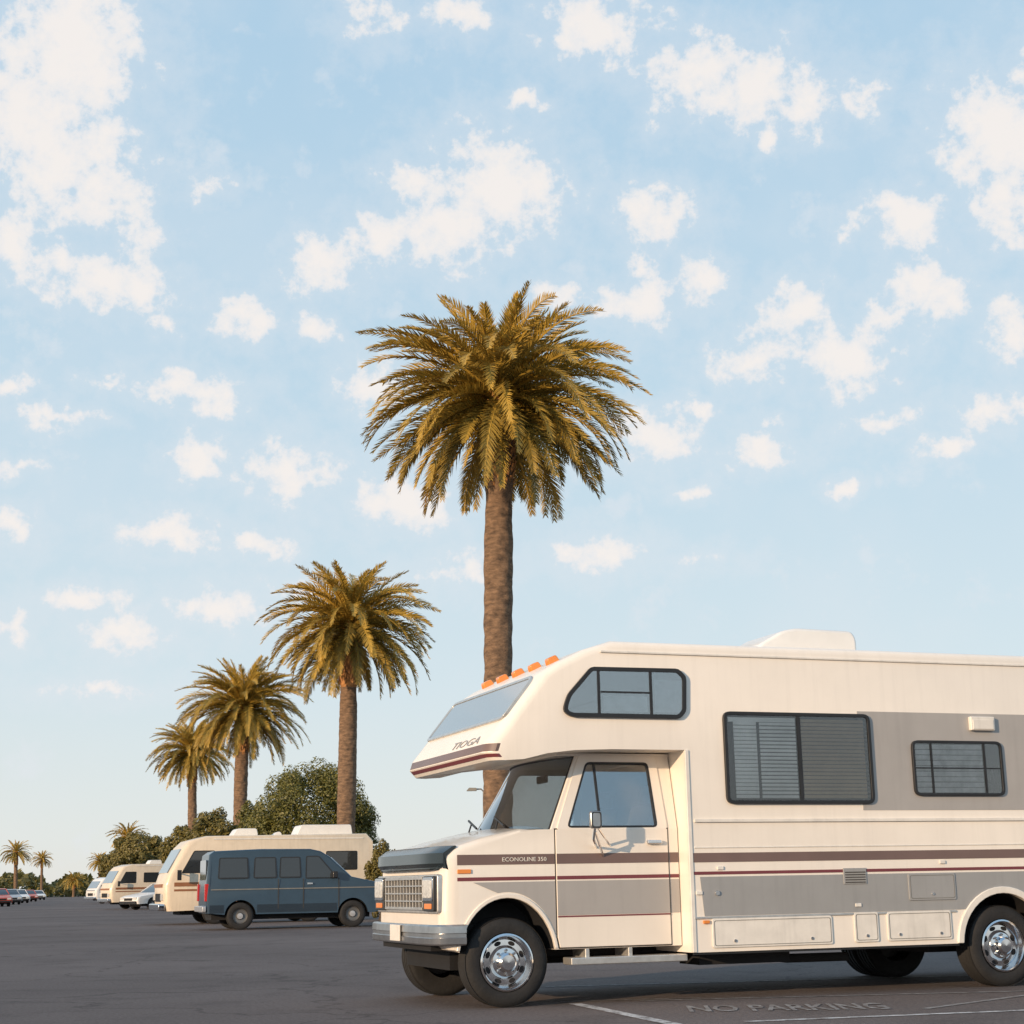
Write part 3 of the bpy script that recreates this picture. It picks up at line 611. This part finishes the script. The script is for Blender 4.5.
def coach(label,px,py,rz,L,paint,stripe,roofgear,nm='motorhome',h=2.5):
    g_=G(px,py); ux=Vector((math.cos(rz),math.sin(rz),0)); o_=g_-ux*1.3
    r=thing(nm,label,'motorhome',(o_.x,o_.y,0),rz)
    k=h/2.5
    pr=[(.05,.40,1,0),(-.03,.6,1,0),(-.05,1.15,1,0),(.05,1.38*k,1,0),(.50,2.16*k,1,.2),(.66,2.34*k,.8,.8),(1.05,2.46*k,.3,1),(L-.2,h,0,1),(L,h-.2,0,1),(L+.0,.45,0,0)]
    xb=L-2.0
    for x,z in arch(xb,.37,.43,.42): pr.append((x,z,0,0))
    for x,z in arch(1.3,.37,.43,.42): pr.append((x,z,0,0))
    profile_vehicle(r,pr,2.25,3,0,paint,fr=.22)
    s0,s1_=(.08,1.44*k),(.46,2.10*k); nx_=Vector((-(s1_[1]-s0[1]),0,s1_[0]-s0[0])).normalized()
    q=[Vector((s0[0]-.22,.20,s0[1])),Vector((s0[0]-.22,2.05,s0[1])),Vector((s1_[0]-.22,2.05,s1_[1])),Vector((s1_[0]-.22,.20,s1_[1]))]
    ws_=mk('windscreen',quad(q,nx_*.016),'noseglass',r)
    vwin(r,[(.25,1.42*k),(1.25,1.42*k),(1.25,2.05*k),(.62,2.05*k)],3,0,Wd=2.25)
    xx=1.7
    while xx+1.1<L-.2:
        vwin(r,[(xx,1.45*k),(xx+1.0,1.45*k),(xx+1.0,2.0*k),(xx,2.0*k)],3,0,Wd=2.25); xx+=1.5
    mk('stripe',g_box(.05,L-.03,-.008,0,1.12,1.24),stripe,r); mk('stripe',g_box(.05,L-.03,-.008,0,.98,1.04),stripe,r)
    mk('stripe',g_box(1.75,L-2.5,-.008,0,.52,.66),stripe,r)
    mk('roof_rail',g_box(1.2,L-.3,-.012,.0,h-.16,h-.12),'trim',r)
    mk('front_stripe',g_box(-.285,-.2,.25,2.0,1.10,1.2),stripe,r)
    mk('bumper',g_prismx(rrect(.05,2.2,.42,.62,.05),-.40,-.2),'chrome',r,bev=.03)
    for y in (.2,1.8): mk('headlight',g_box(-.30,-.2,y,y+.25,.72,.9),'lens',r,bev=.01)
    mk('grille',g_box(-.285,-.24,.6,1.65,.68,.92),'dark',r)
    for (xa,xb_,hh,ya,yb_) in roofgear:
        mk('roof_unit',g_prism(rnd([(xa,h-.02),(xb_,h-.02),(xb_-.05,h+hh),(xa+.15,h+hh)],.06),ya,yb_),'white',r,bev=.03)
    mk('underbody',g_box(.3,L-.2,.4,1.85,.28,.55),'dark',r)
    for x in (1.3,xb): wheel(r,(x,.15,.37),.37,.22,False,'wsteel'); wheel(r,(x,2.1,.37),.37,.22,True,'wsteel')
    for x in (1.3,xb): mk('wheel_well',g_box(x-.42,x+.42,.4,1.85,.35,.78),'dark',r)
    mk('wing_mirror',[g_box(.1,.22,-.3,-.22,1.3,1.6),g_tube([(.16,-.24,1.5),(.22,.0,1.5)],.02,5)],'black',r)
    return r
coach('tan motorhome with slanted windscreen and roof units, half hidden behind the dark blue van',215,924,R(20),6.2,'tan','tanstripe',[(1.9,2.7,.20,.7,1.5),(3.9,5.7,.30,.6,1.6),(3.2,3.5,.1,.9,1.3)],h=2.65)
coach('small far motorhome with brown stripes, standing behind the white car on the left',136,909,R(30),5.2,'tan','tanstripe',[(2.2,3.0,.2,.7,1.4)],h=2.6)
coach('pale far camper with its front just showing left of the striped far motorhome',112,903.5,R(38),5.5,'white','silver',[(2.2,3.0,.2,.7,1.4)],h=2.3)
def car(label,px,py,rz,paint,group=None):
    g_=G(px,py); r=thing('car',label,'car',(g_.x,g_.y,0),rz,group)
    pr=[(-.0,.32,1,0),(-.05,.5,1,0),(0,.68,1,.5),(.15,.76,.7,1),(1.1,.92,0,1),(1.25,.95,0,0),(3.55,.96,0,0),(3.7,.95,0,1),(4.35,.88,-.6,1),(4.45,.7,-1,.2),(4.45,.35,-1,0)]
    for x,z in arch(3.55,.32,.37,.34): pr.append((x,z,0,0))
    for x,z in arch(.85,.32,.37,.34): pr.append((x,z,0,0))
    profile_vehicle(r,pr,1.75,3,0,paint,fr=.15)
    gh=[(1.15,.93,0,0),(1.85,1.38,0,.8),(2.1,1.42,0,1),(2.9,1.42,0,1),(3.15,1.36,0,.8),(3.75,.95,0,0)]
    profile_vehicle(r,gh,1.7,.93,.35,'dwin',name='glasshouse',fr=0)
    mk('roof',tf(g_prism([(1.8,1.37),(3.2,1.37),(3.0,1.44),(2.05,1.44)],.16,1.54),lambda x,y,z:(x,y+.02,z)),paint,r,bev=.02)
    for x0,x1 in ((1.2,1.85),(2.45,2.45),(3.7,3.15)):
        mk('pillar',g_tube([(x0,.04,.94),(x1,.19,1.38)],.035,6),paint,r); mk('pillar',g_tube([(x0,1.7,.94),(x1,1.54,1.38)],.035,6),paint,r)
    for y in (.12,1.35): mk('headlight',g_box(-.20,.02,y,y+.3,.55,.68),'lens',r,bev=.01)
    for y in (.1,1.4): mk('tail_light',g_box(4.5,4.62,y,y+.25,.62,.78),'red',r)
    mk('grille',g_box(-.205,-.04,.5,1.25,.5,.64),'dark',r); mk('bumper',g_box(-.26,-.05,.1,1.65,.34,.47),'black',r,bev=.02)
    for x in (.85,3.55): wheel(r,(x,.12,.32),.32,.19,False,'wsteel'); wheel(r,(x,1.63,.32),.32,.19,True,'wsteel')
    mk('underbody',g_box(.3,4.2,.3,1.4,.2,.5),'dark',r)
    return r
car('white car parked in front of the striped far motorhome',140,910,R(48),'white')
GC='far parked cars at the left edge'
car('red far car at the very left edge of the parked row',12,906.5,R(118),'redpaint',GC)
car('pale silver far car beside the red one at the left edge',22,904.5,R(118),'silver',GC)
car('white far car, third from the left edge',30,903,R(118),'white',GC)
car('orange red far car, fourth from the left edge',38,901.5,R(118),'redpaint',GC)
car('white far car at the right end of the distant row',46,900,R(118),'white',GC)

# ================================================================== palms
def palm_meshes(nf,L,nl,seed,lw=.058):
    rg=random.Random(seed); V=[];Fc=[];T=[]
    for i in range(nf):
        t=(i+.5)/nf; az=i*2.39996+rg.uniform(-.25,.25)
        el0=76-114*t**.9+rg.uniform(-9,9)
        bend=34+46*math.sin(min(1,t*1.25)*math.pi*.85)+rg.uniform(-14,18)
        if t>.72: bend=rg.uniform(30,60)
        Lf=L*rg.uniform(.86,1.08)*(.66+.34*min(1,t/.28))*(.86 if t>.75 else 1)
        ca,sa=math.cos(az),math.sin(az); K=16
        p=Vector((ca*.18,sa*.18,(.20-.55*t))); pts=[];dirs=[]
        sway=rg.uniform(-.35,.35)
        for k in range(K+1):
            u=k/K; el=R(max(-88,el0-bend*u**1.3)); a2=az+sway*u
            d=Vector((math.cos(a2)*math.cos(el),math.sin(a2)*math.cos(el),math.sin(el)))
            pts.append(p.copy()); dirs.append(d); p=p+d*(Lf/K)
        tint=min(1,max(0,.62-.40*t+.36*rg.random()+(.35 if (t>.9 and rg.random()<.5) else 0)))  # sunlight put into colour: upper fronds golden, lower darker, plus random and dry ones
        roll=rg.uniform(-.7,.7)
        for k in range(K):
            w0=.05*(1-k/K)+.012; w1_=.05*(1-(k+1)/K)+.012
            s=Vector((-sa,ca,0)); b_=len(V)
            u0=dirs[k].cross(s)
            V+= [pts[k]-s*w0,pts[k]+s*w0,pts[k+1]+s*w1_,pts[k+1]-s*w1_,pts[k]-u0*w0,pts[k+1]-u0*w1_]
            Fc+=[(b_,b_+1,b_+2,b_+3),(b_,b_+4,b_+5,b_+3),(b_+1,b_+4,b_+5,b_+2)]; T+=[min(1,tint+.3)]*6
        for j in range(nl):
            u=.08+.92*(j+rg.random()*.6)/nl; kf=min(K-1e-3,u*K); k=int(kf); fr=kf-k
            c=pts[k].lerp(pts[k+1],fr); d=dirs[k].lerp(dirs[k+1],fr).normalized()
            s=Vector((-sa,ca,0)); up=s.cross(d) 
            if up.z<0: up=-up
            s2=s*math.cos(roll)+up*math.sin(roll); up2=up*math.cos(roll)-s*math.sin(roll)
            ln=.49*L/3.8*max(.22,math.sin(math.pi*min(1,(u*.82+.12))))**.8*rg.uniform(.75,1.15)
            for sg in (-1,1):
                dd=(d*(.65+.45*u)+s2*sg*.66+up2*rg.uniform(.0,.5)).normalized()
                q=c+dd*ln; q.z-=ln*ln*.2
                mid=c+dd*ln*.5
                b_=len(V); wv=d*(lw*.5)
                V+=[c-wv*.7,c+wv*.7,mid+wv,q,mid-wv]; Fc+=[(b_,b_+1,b_+2,b_+3,b_+4)]
                tt=tint-.10+.25*u+rg.uniform(-.18,.18); T+=[tt-.08,tt-.08,tt,tt+.2,tt]
    me=bpy.data.meshes.new('crown'); me.from_pydata([tuple(v) for v in V],[],Fc)
    at_=me.attributes.new('tint','FLOAT','POINT'); at_.data.foreach_set('value',[min(1,max(0,x)) for x in T])
    me.materials.append(MT['frond']); return me
def trunk_mesh(H,r,seed,n=36,m=150):
    V=[];Fc=[]
    for k in range(m+1):
        u=k/m; z=H*u
        rr=r*(1.35-.35*min(1,u*12)) if u<.09 else r
        rr*=1-.09*math.exp(-((u-.80)/.05)**2)+.10*math.exp(-((u-.97)/.05)**2)+.03*math.sin(u*9+seed)
        for q in range(n):
            t=2*math.pi*q/n
            a_=z*9.0; d1=abs(math.sin((t*8+a_)/2)); d2=abs(math.sin((t*8-a_)/2))
            q_=rr*(1+.07*min(d1,d2)+.06*noise.noise(Vector((math.cos(t)*2,math.sin(t)*2,z*2.5+seed))))
            V.append((q_*math.cos(t)+.05*math.sin(u*3+seed)*u,q_*math.sin(t),z))
    for k in range(m):
        for q in range(n):
            w_=(q+1)%n; Fc.append((k*n+q,k*n+w_,(k+1)*n+w_,(k+1)*n+q))
    me=bpy.data.meshes.new('trunk'); me.from_pydata(V,[],Fc); me.materials.append(MT['ptrunk']); me.polygons.foreach_set('use_smooth',[True]*len(me.polygons)); return me
def boots_mesh(r,seed,h=2.5):
    rg=random.Random(seed); gs=[]
    for k in range(200):
        t=k*2.39996; z=-h+h*1.12*k/200; w_=.07; l_=rg.uniform(.14,.28); rr=r*(.94+.26*math.sin(math.pi*min(1,(k/200)*.9+.1)))
        tilt=rg.uniform(.2,.5)
        o=Vector((math.cos(t)*rr*.9,math.sin(t)*rr*.9,z)); d=Vector((math.cos(t)*tilt,math.sin(t)*tilt,1)).normalized(); s=Vector((-math.sin(t),math.cos(t),0)); n_=d.cross(s)
        v=[]
        for u,ww in ((0,1),(1,.6)):
            c=o+d*l_*u
            v+=[tuple(c-s*w_*ww),tuple(c+n_*.03*ww),tuple(c+s*w_*ww),tuple(c-n_*.05*ww)]
        gs.append((v,[(0,1,2,3),(4,5,6,7),(0,1,5,4),(1,2,6,5),(2,3,7,6),(3,0,4,7)]))
    gs.append(g_lathe([(r*.95,-h-.1),(r*1.1,-h*.4),(r*1.05,0),(r*.5,.35),(.001,.4)],20,'z'))
    o=mk('frond_stubs',gs,'boot',None,smooth=False); me=o.data; bpy.data.objects.remove(o); return me
crA=palm_meshes(170,4.3,62,3); crB=palm_meshes(150,4.25,50,11,.07); crC=palm_meshes(60,3.9,22,5,.17)
HT=12.4; trA=trunk_mesh(HT,.38,1); trB=trunk_mesh(HT,.38,4); bo=boots_mesh(.38,2)
def palm(px,py,Y,label,crown,trunk,bpx=None,rot=0,width=1.,group='palms in a row beside the parking lot'):
    h=at(px,py,Y); b_=at(bpx or px,885,Y); b_.z=0; ax=h-b_; Ln=ax.length; s_=Ln/(HT+.35)
    t=thing('palm_tree',label,'palm tree',(b_.x,b_.y,0),0,group)
    t.rotation_euler=ax.to_track_quat('Z','Y').to_euler()
    def ch(nm,me,z,sx,sz):
        o=bpy.data.objects.new(nm,me); COL.objects.link(o); o.parent=t; o.location=(0,0,z); o.scale=(sx,sx,sz); o.rotation_euler=(0,0,rot)
    ch('trunk',trunk,0,width,s_); ch('frond_stubs',bo,Ln-.25*width,width,width); ch('crown',crown,Ln,width,width)
palm(499,396,41.6,'tallest palm, with the widest crown, rising right behind the large motorhome',crA,trA,497,width=.95,rot=.4)
palm(350,624,78,'second tallest palm, rising behind the tan motorhome beside the round dark green tree',crB,trB,344,width=1.10,rot=1.9)
palm(243,707,108,'third palm from the right, mid-sized, left of the round dark green tree',crA,trA,238,width=1.12,rot=2.8)
palm(192,751,142,'shortest palm of the main row, partly overlapped by the third palm',crB,trB,193,width=.98,rot=4)
GD='small distant palms on the left'
palm(16,852,330,'distant palm closest to the left edge',crC,trB,width=.95,group=GD)
palm(42,859,350,'small distant palm, second from the left edge',crC,trB,width=.70,rot=1,group=GD)
palm(128,836,230,'distant palm rising out of the low olive trees left of the far motorhome',crC,trA,width=.82,rot=2,group=GD)
palm(100,861,300,'small distant palm just left of the olive trees',crC,trB,width=.66,rot=3,group=GD)
palm(74,880,380,'tiny low distant palm above the far end of the parking lot',crC,trB,width=.8,rot=5,group=GD)
# ================================================================== leafy trees
def leafy(name,label,cat,base,rx,ry,rzz,zc,n,leaf,mat,seed,clumps=26,group=None):
    rg=random.Random(seed); t=thing(name,label,cat,(base.x,base.y,0),0,group)
    cl=[(Vector((0,0,0)),.70),(Vector((.34,0,-.12)),.56),(Vector((-.34,0,-.12)),.56),(Vector((0,0,.2)),.62)]
    for k in range(clumps):
        while True:
            v=Vector((rg.uniform(-1,1),rg.uniform(-1,1),rg.uniform(-.9,1)))
            if .80<v.length<1: break
        v=v*.84; cl.append((v,rg.uniform(.13,.22)))
    wts=[c[1]**2 for c in cl]
    V=[];Fc=[];T=[]
    pick=rg.choices(range(len(cl)),wts,k=n)
    for i in range(n):
        c,cr_=cl[pick[i]]
        d=Vector((rg.gauss(0,1),rg.gauss(0,1),rg.gauss(0,1))).normalized(); rr=cr_*rg.uniform(.74,1.06)
        p=c+d*rr; p=Vector((p.x*rx,p.y*ry,zc+p.z*rzz))
        if p.z<.1: continue
        nrm=(d+Vector((rg.uniform(-.6,.6),rg.uniform(-.6,.6),rg.uniform(-.4,.8)))).normalized()
        a=nrm.orthogonal().normalized(); b_=nrm.cross(a); an=rg.random()*6.28; a,b_=a*math.cos(an)+b_*math.sin(an),b_*math.cos(an)-a*math.sin(an)
        s=leaf*rg.uniform(.6,1.3); k=len(V)
        V+=[p-a*s,p-b_*s*.5,p+a*s,p+b_*s*.5]; Fc.append((k,k+1,k+2,k+3))
        tt=.45+.35*d.z+rg.uniform(-.25,.25); T+=[min(1,max(0,tt))]*4  # light from above put into the tint: upward-facing leaves paler, plus random tone
    me=bpy.data.meshes.new('crown'); me.from_pydata([tuple(v) for v in V],[],Fc); a_=me.attributes.new('tint','FLOAT','POINT'); a_.data.foreach_set('value',T)
    me.materials.append(MT[mat]); o=bpy.data.objects.new('crown',me); COL.objects.link(o); o.parent=t
    gs=[g_tube([(0,0,0),(.1,0,zc*.4),(0,.05,zc*.8)],rx*.09+.06,8,rx*.05+.03)]
    for c,cr_ in cl[4:13]: gs.append(g_tube([(0,0,zc*.45),(c.x*rx*.5,c.y*ry*.5,zc*.6+c.z*rzz*.3),(c.x*rx*.9,c.y*ry*.9,zc+c.z*rzz*.9)],rx*.035+.02,5,.02))
    mk('trunk',gs,'bark',t)
    return t
def lt(px,ptop,halfw,Y,label,n,leaf,mat,seed,name='broadleaf_tree',cat='tree',clumps=30,group=None,low=.25):
    top=at(px,ptop,Y); w_=halfw*Y/F; H=top.z; zc=H*(.5+low*.5); rzz=(H-zc)*1.05
    return leafy(name,label,cat,Vector((top.x,top.y,0)),w_,w_*.9,rzz,zc,n,leaf,mat,seed,clumps,group)
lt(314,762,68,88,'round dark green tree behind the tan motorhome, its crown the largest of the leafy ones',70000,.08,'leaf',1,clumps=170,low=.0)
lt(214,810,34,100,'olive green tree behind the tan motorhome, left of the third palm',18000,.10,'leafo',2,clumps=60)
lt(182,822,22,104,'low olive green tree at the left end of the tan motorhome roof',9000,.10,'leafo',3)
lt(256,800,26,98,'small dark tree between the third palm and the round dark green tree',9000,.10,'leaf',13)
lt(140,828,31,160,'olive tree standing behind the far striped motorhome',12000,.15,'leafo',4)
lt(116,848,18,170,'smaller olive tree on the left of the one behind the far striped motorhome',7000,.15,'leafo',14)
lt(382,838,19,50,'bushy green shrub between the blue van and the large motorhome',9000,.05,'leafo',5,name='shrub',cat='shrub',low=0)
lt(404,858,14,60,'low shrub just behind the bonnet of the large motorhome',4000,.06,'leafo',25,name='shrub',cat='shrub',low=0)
rg=random.Random(9); V=[];Fc=[];T=[]
for i in range(26000):
    px=rg.uniform(-150,1250); Y=rg.uniform(390,430)
    hh=5.0+2.5*noise.noise(Vector((px*.03,0,0)))+2.0*noise.noise(Vector((px*.11,3,0)))
    b_=at(px,880,Y); z=rg.uniform(0,1)**.7*max(1.2,hh)
    p=Vector((b_.x,b_.y,z)); a=Vector((rg.gauss(0,1),rg.gauss(0,1),rg.gauss(0,1))).normalized(); c=a.orthogonal().normalized(); s=rg.uniform(.4,.9); k=len(V)
    V+=[p-a*s,p-c*s*.7,p+a*s,p+c*s*.7]; Fc.append((k,k+1,k+2,k+3)); T+=[rg.uniform(.1,.7)]*4
me=bpy.data.meshes.new('distant_trees'); me.from_pydata([tuple(v) for v in V],[],Fc); a_=me.attributes.new('tint','FLOAT','POINT'); a_.data.foreach_set('value',T); me.materials.append(MT['leafo'])
dt=bpy.data.objects.new('distant_trees',me); COL.objects.link(dt); tag(dt,'low dark line of far trees along the horizon','trees','stuff')
g_=at(484,789,55); lp=thing('street_lamp','thin grey street lamp rising behind the bonnet of the large motorhome','street lamp',(g_.x,g_.y,0))
mk('pole',g_tube([(0,0,0),(0,0,g_.z-.1)],.07,8,.045),'steel',lp); mk('arm',g_tube([(0,0,g_.z-.1),(-.1,0,g_.z),(-.35,0,g_.z)],.03,6),'steel',lp); mk('lamp_head',g_prism(rnd([(-.6,g_.z-.06),(-.25,g_.z-.06),(-.25,g_.z+.04),(-.5,g_.z+.05)],.02),-.1,.1),'steel',lp)
# ================================================================== ground
gr_=mk('ground',([(-3000,-300,0),(3000,-300,0),(3000,4000,0),(-3000,4000,0)],[(0,1,2,3)]),'asphalt',None,smooth=False,recalc=False)
tag(gr_,'wide dark grey asphalt of the parking lot','ground','structure')
def line(name,label,p0,p1,w_,mat='paint'):
    a=G(*p0); b_=G(*p1); d=(b_-a).normalized(); s=Vector((-d.y,d.x,0))*w_/2
    o=mk(name,([tuple(Vector((p.x,p.y,.004))) for p in (a-s,a+s,b_+s,b_-s)],[(0,1,2,3)]),mat,None,smooth=False,recalc=False)
    tag(o,label,'road marking','structure')
line('road_marking','worn white bay line running out from under the front wheel of the large motorhome',(575,1004),(720,1034),.11)
line('road_marking','long faint white line along the ground below the large motorhome',(640,1001),(1040,991),.07,'paint2')
line('road_marking','white line nearest the bottom right corner',(745,1022),(1040,1010),.09)
line('road_marking','faded line under the middle of the large motorhome',(545,987),(1040,974),.08,'paint2')
line('road_marking','faint thin line just below the front wheel, left of the painted lettering',(560,1002),(700,998),.06,'paint2')
line('road_marking','short diagonal hatch line right of the painted lettering',(925,1009),(1030,995),.07,'paint2')
ta=G(690,1012.5); tb=G(893,1009.5); tx=(tb-ta); tw=tx.length; tx.normalize(); ty=(G(697,1006)-G(690,1012.5)); ty=ty-tx*ty.dot(tx); th_=ty.length; ty.normalize()
to=text('painted_lettering','NO PARKING','paint2',None,lambda x,y,z:(ta.x+tx.x*x+ty.x*y,ta.y+tx.y*x+ty.y*y,.005),tw,th_,ext=0,bold=.02)
tag(to,'faded NO PARKING lettering painted on the asphalt below the large motorhome','road marking','structure')
# ================================================================== light and sky
SE=R(12); sv=Vector((-.66,-.75,0)).normalized()*math.cos(SE)+Vector((0,0,math.sin(SE)))
sd=bpy.data.lights.new('sun','SUN'); sd.energy=4.5; sd.angle=R(.6); sd.color=(1,.72,.46)
so=bpy.data.objects.new('sun',sd); COL.objects.link(so); so.rotation_euler=sv.to_track_quat('Z','Y').to_euler(); so.location=(-20,-20,20)
w=bpy.data.worlds.new("World"); sc.world=w; w.use_nodes=True; nt=w.node_tree; n=nt.nodes; l=nt.links; n.clear()
out=n.new('ShaderNodeOutputWorld'); bg=n.new('ShaderNodeBackground'); bg.inputs[1].default_value=.1; l.new(bg.outputs[0],out.inputs[0])
sky=n.new('ShaderNodeTexSky'); sky.sky_type='NISHITA'; sky.sun_disc=False; sky.sun_elevation=SE; sky.sun_rotation=math.atan2(sv.x,sv.y)
tc=n.new('ShaderNodeTexCoord'); nrm=n.new('ShaderNodeVectorMath'); nrm.operation='NORMALIZE'; l.new(tc.outputs['Generated'],nrm.inputs[0])
sp=n.new('ShaderNodeSeparateXYZ'); l.new(nrm.outputs[0],sp.inputs[0])
def ma(op,a,b_=None,c=None,clamp=False):
    x=n.new('ShaderNodeMath'); x.operation=op; x.use_clamp=clamp
    for i,s in enumerate((a,b_,c)):
        if s is None: continue
        if isinstance(s,(int,float)): x.inputs[i].default_value=s
        else: l.new(s,x.inputs[i])
    return x.outputs[0]
az=ma('ARCTAN2',sp.outputs[0],sp.outputs[1]); el=ma('ARCSINE',sp.outputs[2])
cb=n.new('ShaderNodeCombineXYZ'); l.new(az,cb.inputs[0]); l.new(el,cb.inputs[1])
def wn(scale,det,ro): 
    x=n.new('ShaderNodeTexNoise'); x.inputs['Scale'].default_value=scale; x.inputs['Detail'].default_value=det; x.inputs['Roughness'].default_value=ro; l.new(nrm.outputs[0],x.inputs['Vector']); return x
n1=wn(40,4,.62)
dv=n.new('ShaderNodeVectorMath'); dv.operation='MULTIPLY_ADD'; dv.inputs[1].default_value=(.030,.026,0); l.new(n1.outputs['Color'],dv.inputs[0]); 
sh=n.new('ShaderNodeVectorMath'); sh.operation='SUBTRACT'; sh.inputs[1].default_value=(.015,.013,0); l.new(cb.outputs[0],sh.inputs[0]); l.new(sh.outputs[0],dv.inputs[2])
clouds=[(75,50,62,75,1.1),(20,110,46,54,1.1),(62,155,64,54,1.1),(102,185,42,40,1),(130,228,42,50,.75),(105,280,65,28,1),(60,262,26,20,1),(150,287,30,17,.9),(205,188,28,17,.75),(10,245,26,34,.95),
(240,315,30,26,1),(315,327,20,17,1),(325,268,34,28,1),(378,238,32,30,1),(448,225,46,44,1.1),(497,185,58,48,1.1),(410,180,34,22,.85),(525,100,26,10,.9),(595,28,58,32,1),(370,12,38,26,.9),(460,15,46,22,.75),
(695,75,48,36,1.1),(752,88,52,36,1.1),(798,108,36,26,1),(773,138,18,15,.9),(862,95,32,27,.75),(655,215,40,28,1),(905,215,34,28,1),(998,130,54,48,1.1),(1006,200,30,40,1),(850,225,28,22,.65),
(928,288,38,31,1.05),(893,313,27,15,.95),(850,360,44,36,1),(1012,332,24,30,1),(795,312,34,31,.95),(750,362,47,26,.95),(702,280,26,26,.95),(638,303,42,24,1),(550,292,30,14,1),
(180,385,58,19,.95),(105,380,30,14,.8),(220,402,30,20,.95),(55,418,38,13,.85),(375,385,38,28,.9),(165,330,24,14,.7),(655,437,42,28,1),(762,450,34,18,.95),(700,405,18,11,.9),(995,412,34,19,.9),(945,445,26,11,.85),(846,487,16,11,1),
(405,500,50,30,1),(290,472,54,30,1),(200,455,26,20,1),(172,532,52,20,1),(258,545,34,15,.95),(15,525,24,20,.95),(85,600,38,16,.95),(128,632,42,20,.85),(225,608,52,24,.8),(600,555,48,20,.9),(450,572,46,22,.8),(8,630,20,20,.9),(14,385,22,13,.85),(20,467,28,12,.8),(690,490,26,10,.7),(770,425,24,14,.7),(640,270,18,15,.8),(700,560,60,16,.5),(880,420,60,24,.55),(100,690,80,16,.55),(300,590,52,16,.7)]
fld=None
for px,py,rx,ry,wt in clouds:
    d=ray(px,py); A_=math.atan2(d.x,d.y); E_=math.asin(d.z)
    s_=n.new('ShaderNodeVectorMath'); s_.operation='SUBTRACT'; s_.inputs[1].default_value=(A_,E_,0); l.new(dv.outputs[0],s_.inputs[0])
    m_=n.new('ShaderNodeVectorMath'); m_.operation='MULTIPLY'; m_.inputs[1].default_value=(F/rx*.74,F/ry*.78,0); l.new(s_.outputs[0],m_.inputs[0])
    ln=n.new('ShaderNodeVectorMath'); ln.operation='LENGTH'; l.new(m_.outputs[0],ln.inputs[0])
    q=ma('MULTIPLY_ADD',ln.outputs['Value'],-1.0,wt)
    fld=q if fld is None else ma('SMOOTH_MAX',fld,q,.25)
n2=wn(62,8,.62); n3=wn(8,5,.6); n4=wn(20,5,.6)
fb=ma('MULTIPLY_ADD',n2.outputs['Fac'],2.5,-1.25)
v_=ma('ADD',ma('MAXIMUM',fld,-2.0),fb)
def mrg(src,a,b_,c,d,sm=True):
    x=n.new('ShaderNodeMapRange'); x.interpolation_type='SMOOTHSTEP' if sm else 'LINEAR'
    for i,q in enumerate((a,b_,c,d)): x.inputs[1+i].default_value=q
    l.new(src,x.inputs[0]); return x.outputs[0]
core=mrg(v_,-.05,.58,0,.90); halo=mrg(v_,-1.1,.35,0,.34)
veil=mrg(n3.outputs['Fac'],.42,.72,0,.22)
wv4=ma('ADD',n4.outputs['Fac'],ma('MULTIPLY_ADD',n2.outputs['Fac'],.3,-.15)); wisp=mrg(wv4,.54,.74,0,.5)
den=ma('MAXIMUM',ma('MAXIMUM',core,halo),ma('MAXIMUM',veil,wisp))
cr=n.new('ShaderNodeValToRGB'); e=cr.color_ramp.elements
stops=[(0.0,(.85,.835,.79)),(.03,(.81,.845,.83)),(.12,(.70,.815,.875)),(.30,(.56,.74,.865)),(.55,(.45,.66,.845)),(1.0,(.25,.47,.76))]
e[0].position=stops[0][0]; e[0].color=(*stops[0][1],1); e[1].position=1; e[1].color=(*stops[-1][1],1)
for p_,c_ in stops[1:-1]:
    x=e.new(p_); x.color=(*c_,1)
l.new(sp.outputs[2],cr.inputs[0])
sc10=n.new('ShaderNodeVectorMath'); sc10.operation='SCALE'; sc10.inputs['Scale'].default_value=10; l.new(cr.outputs[0],sc10.inputs[0])
mx=n.new('ShaderNodeMix'); mx.data_type='RGBA'; mx.inputs['Factor'].default_value=.9; l.new(sky.outputs[0],mx.inputs['A']); l.new(sc10.outputs[0],mx.inputs['B'])
cc=n.new('ShaderNodeMix'); cc.data_type='RGBA'; cc.inputs['A'].default_value=(7.7,8.05,8.5,1); cc.inputs['B'].default_value=(9.5,8.85,8.4,1)
l.new(mrg(v_,.05,1.0,0,1),cc.inputs['Factor'])
m2=n.new('ShaderNodeMix'); m2.data_type='RGBA'; l.new(den,m2.inputs['Factor']); l.new(mx.outputs['Result'],m2.inputs['A']); l.new(cc.outputs['Result'],m2.inputs['B'])
l.new(m2.outputs['Result'],bg.inputs[0])
w.cycles.sampling_method='MANUAL'; w.cycles.sample_map_resolution=512
sc.view_settings.view_transform='Standard'; sc.view_settings.look='None'; sc.view_settings.exposure=0
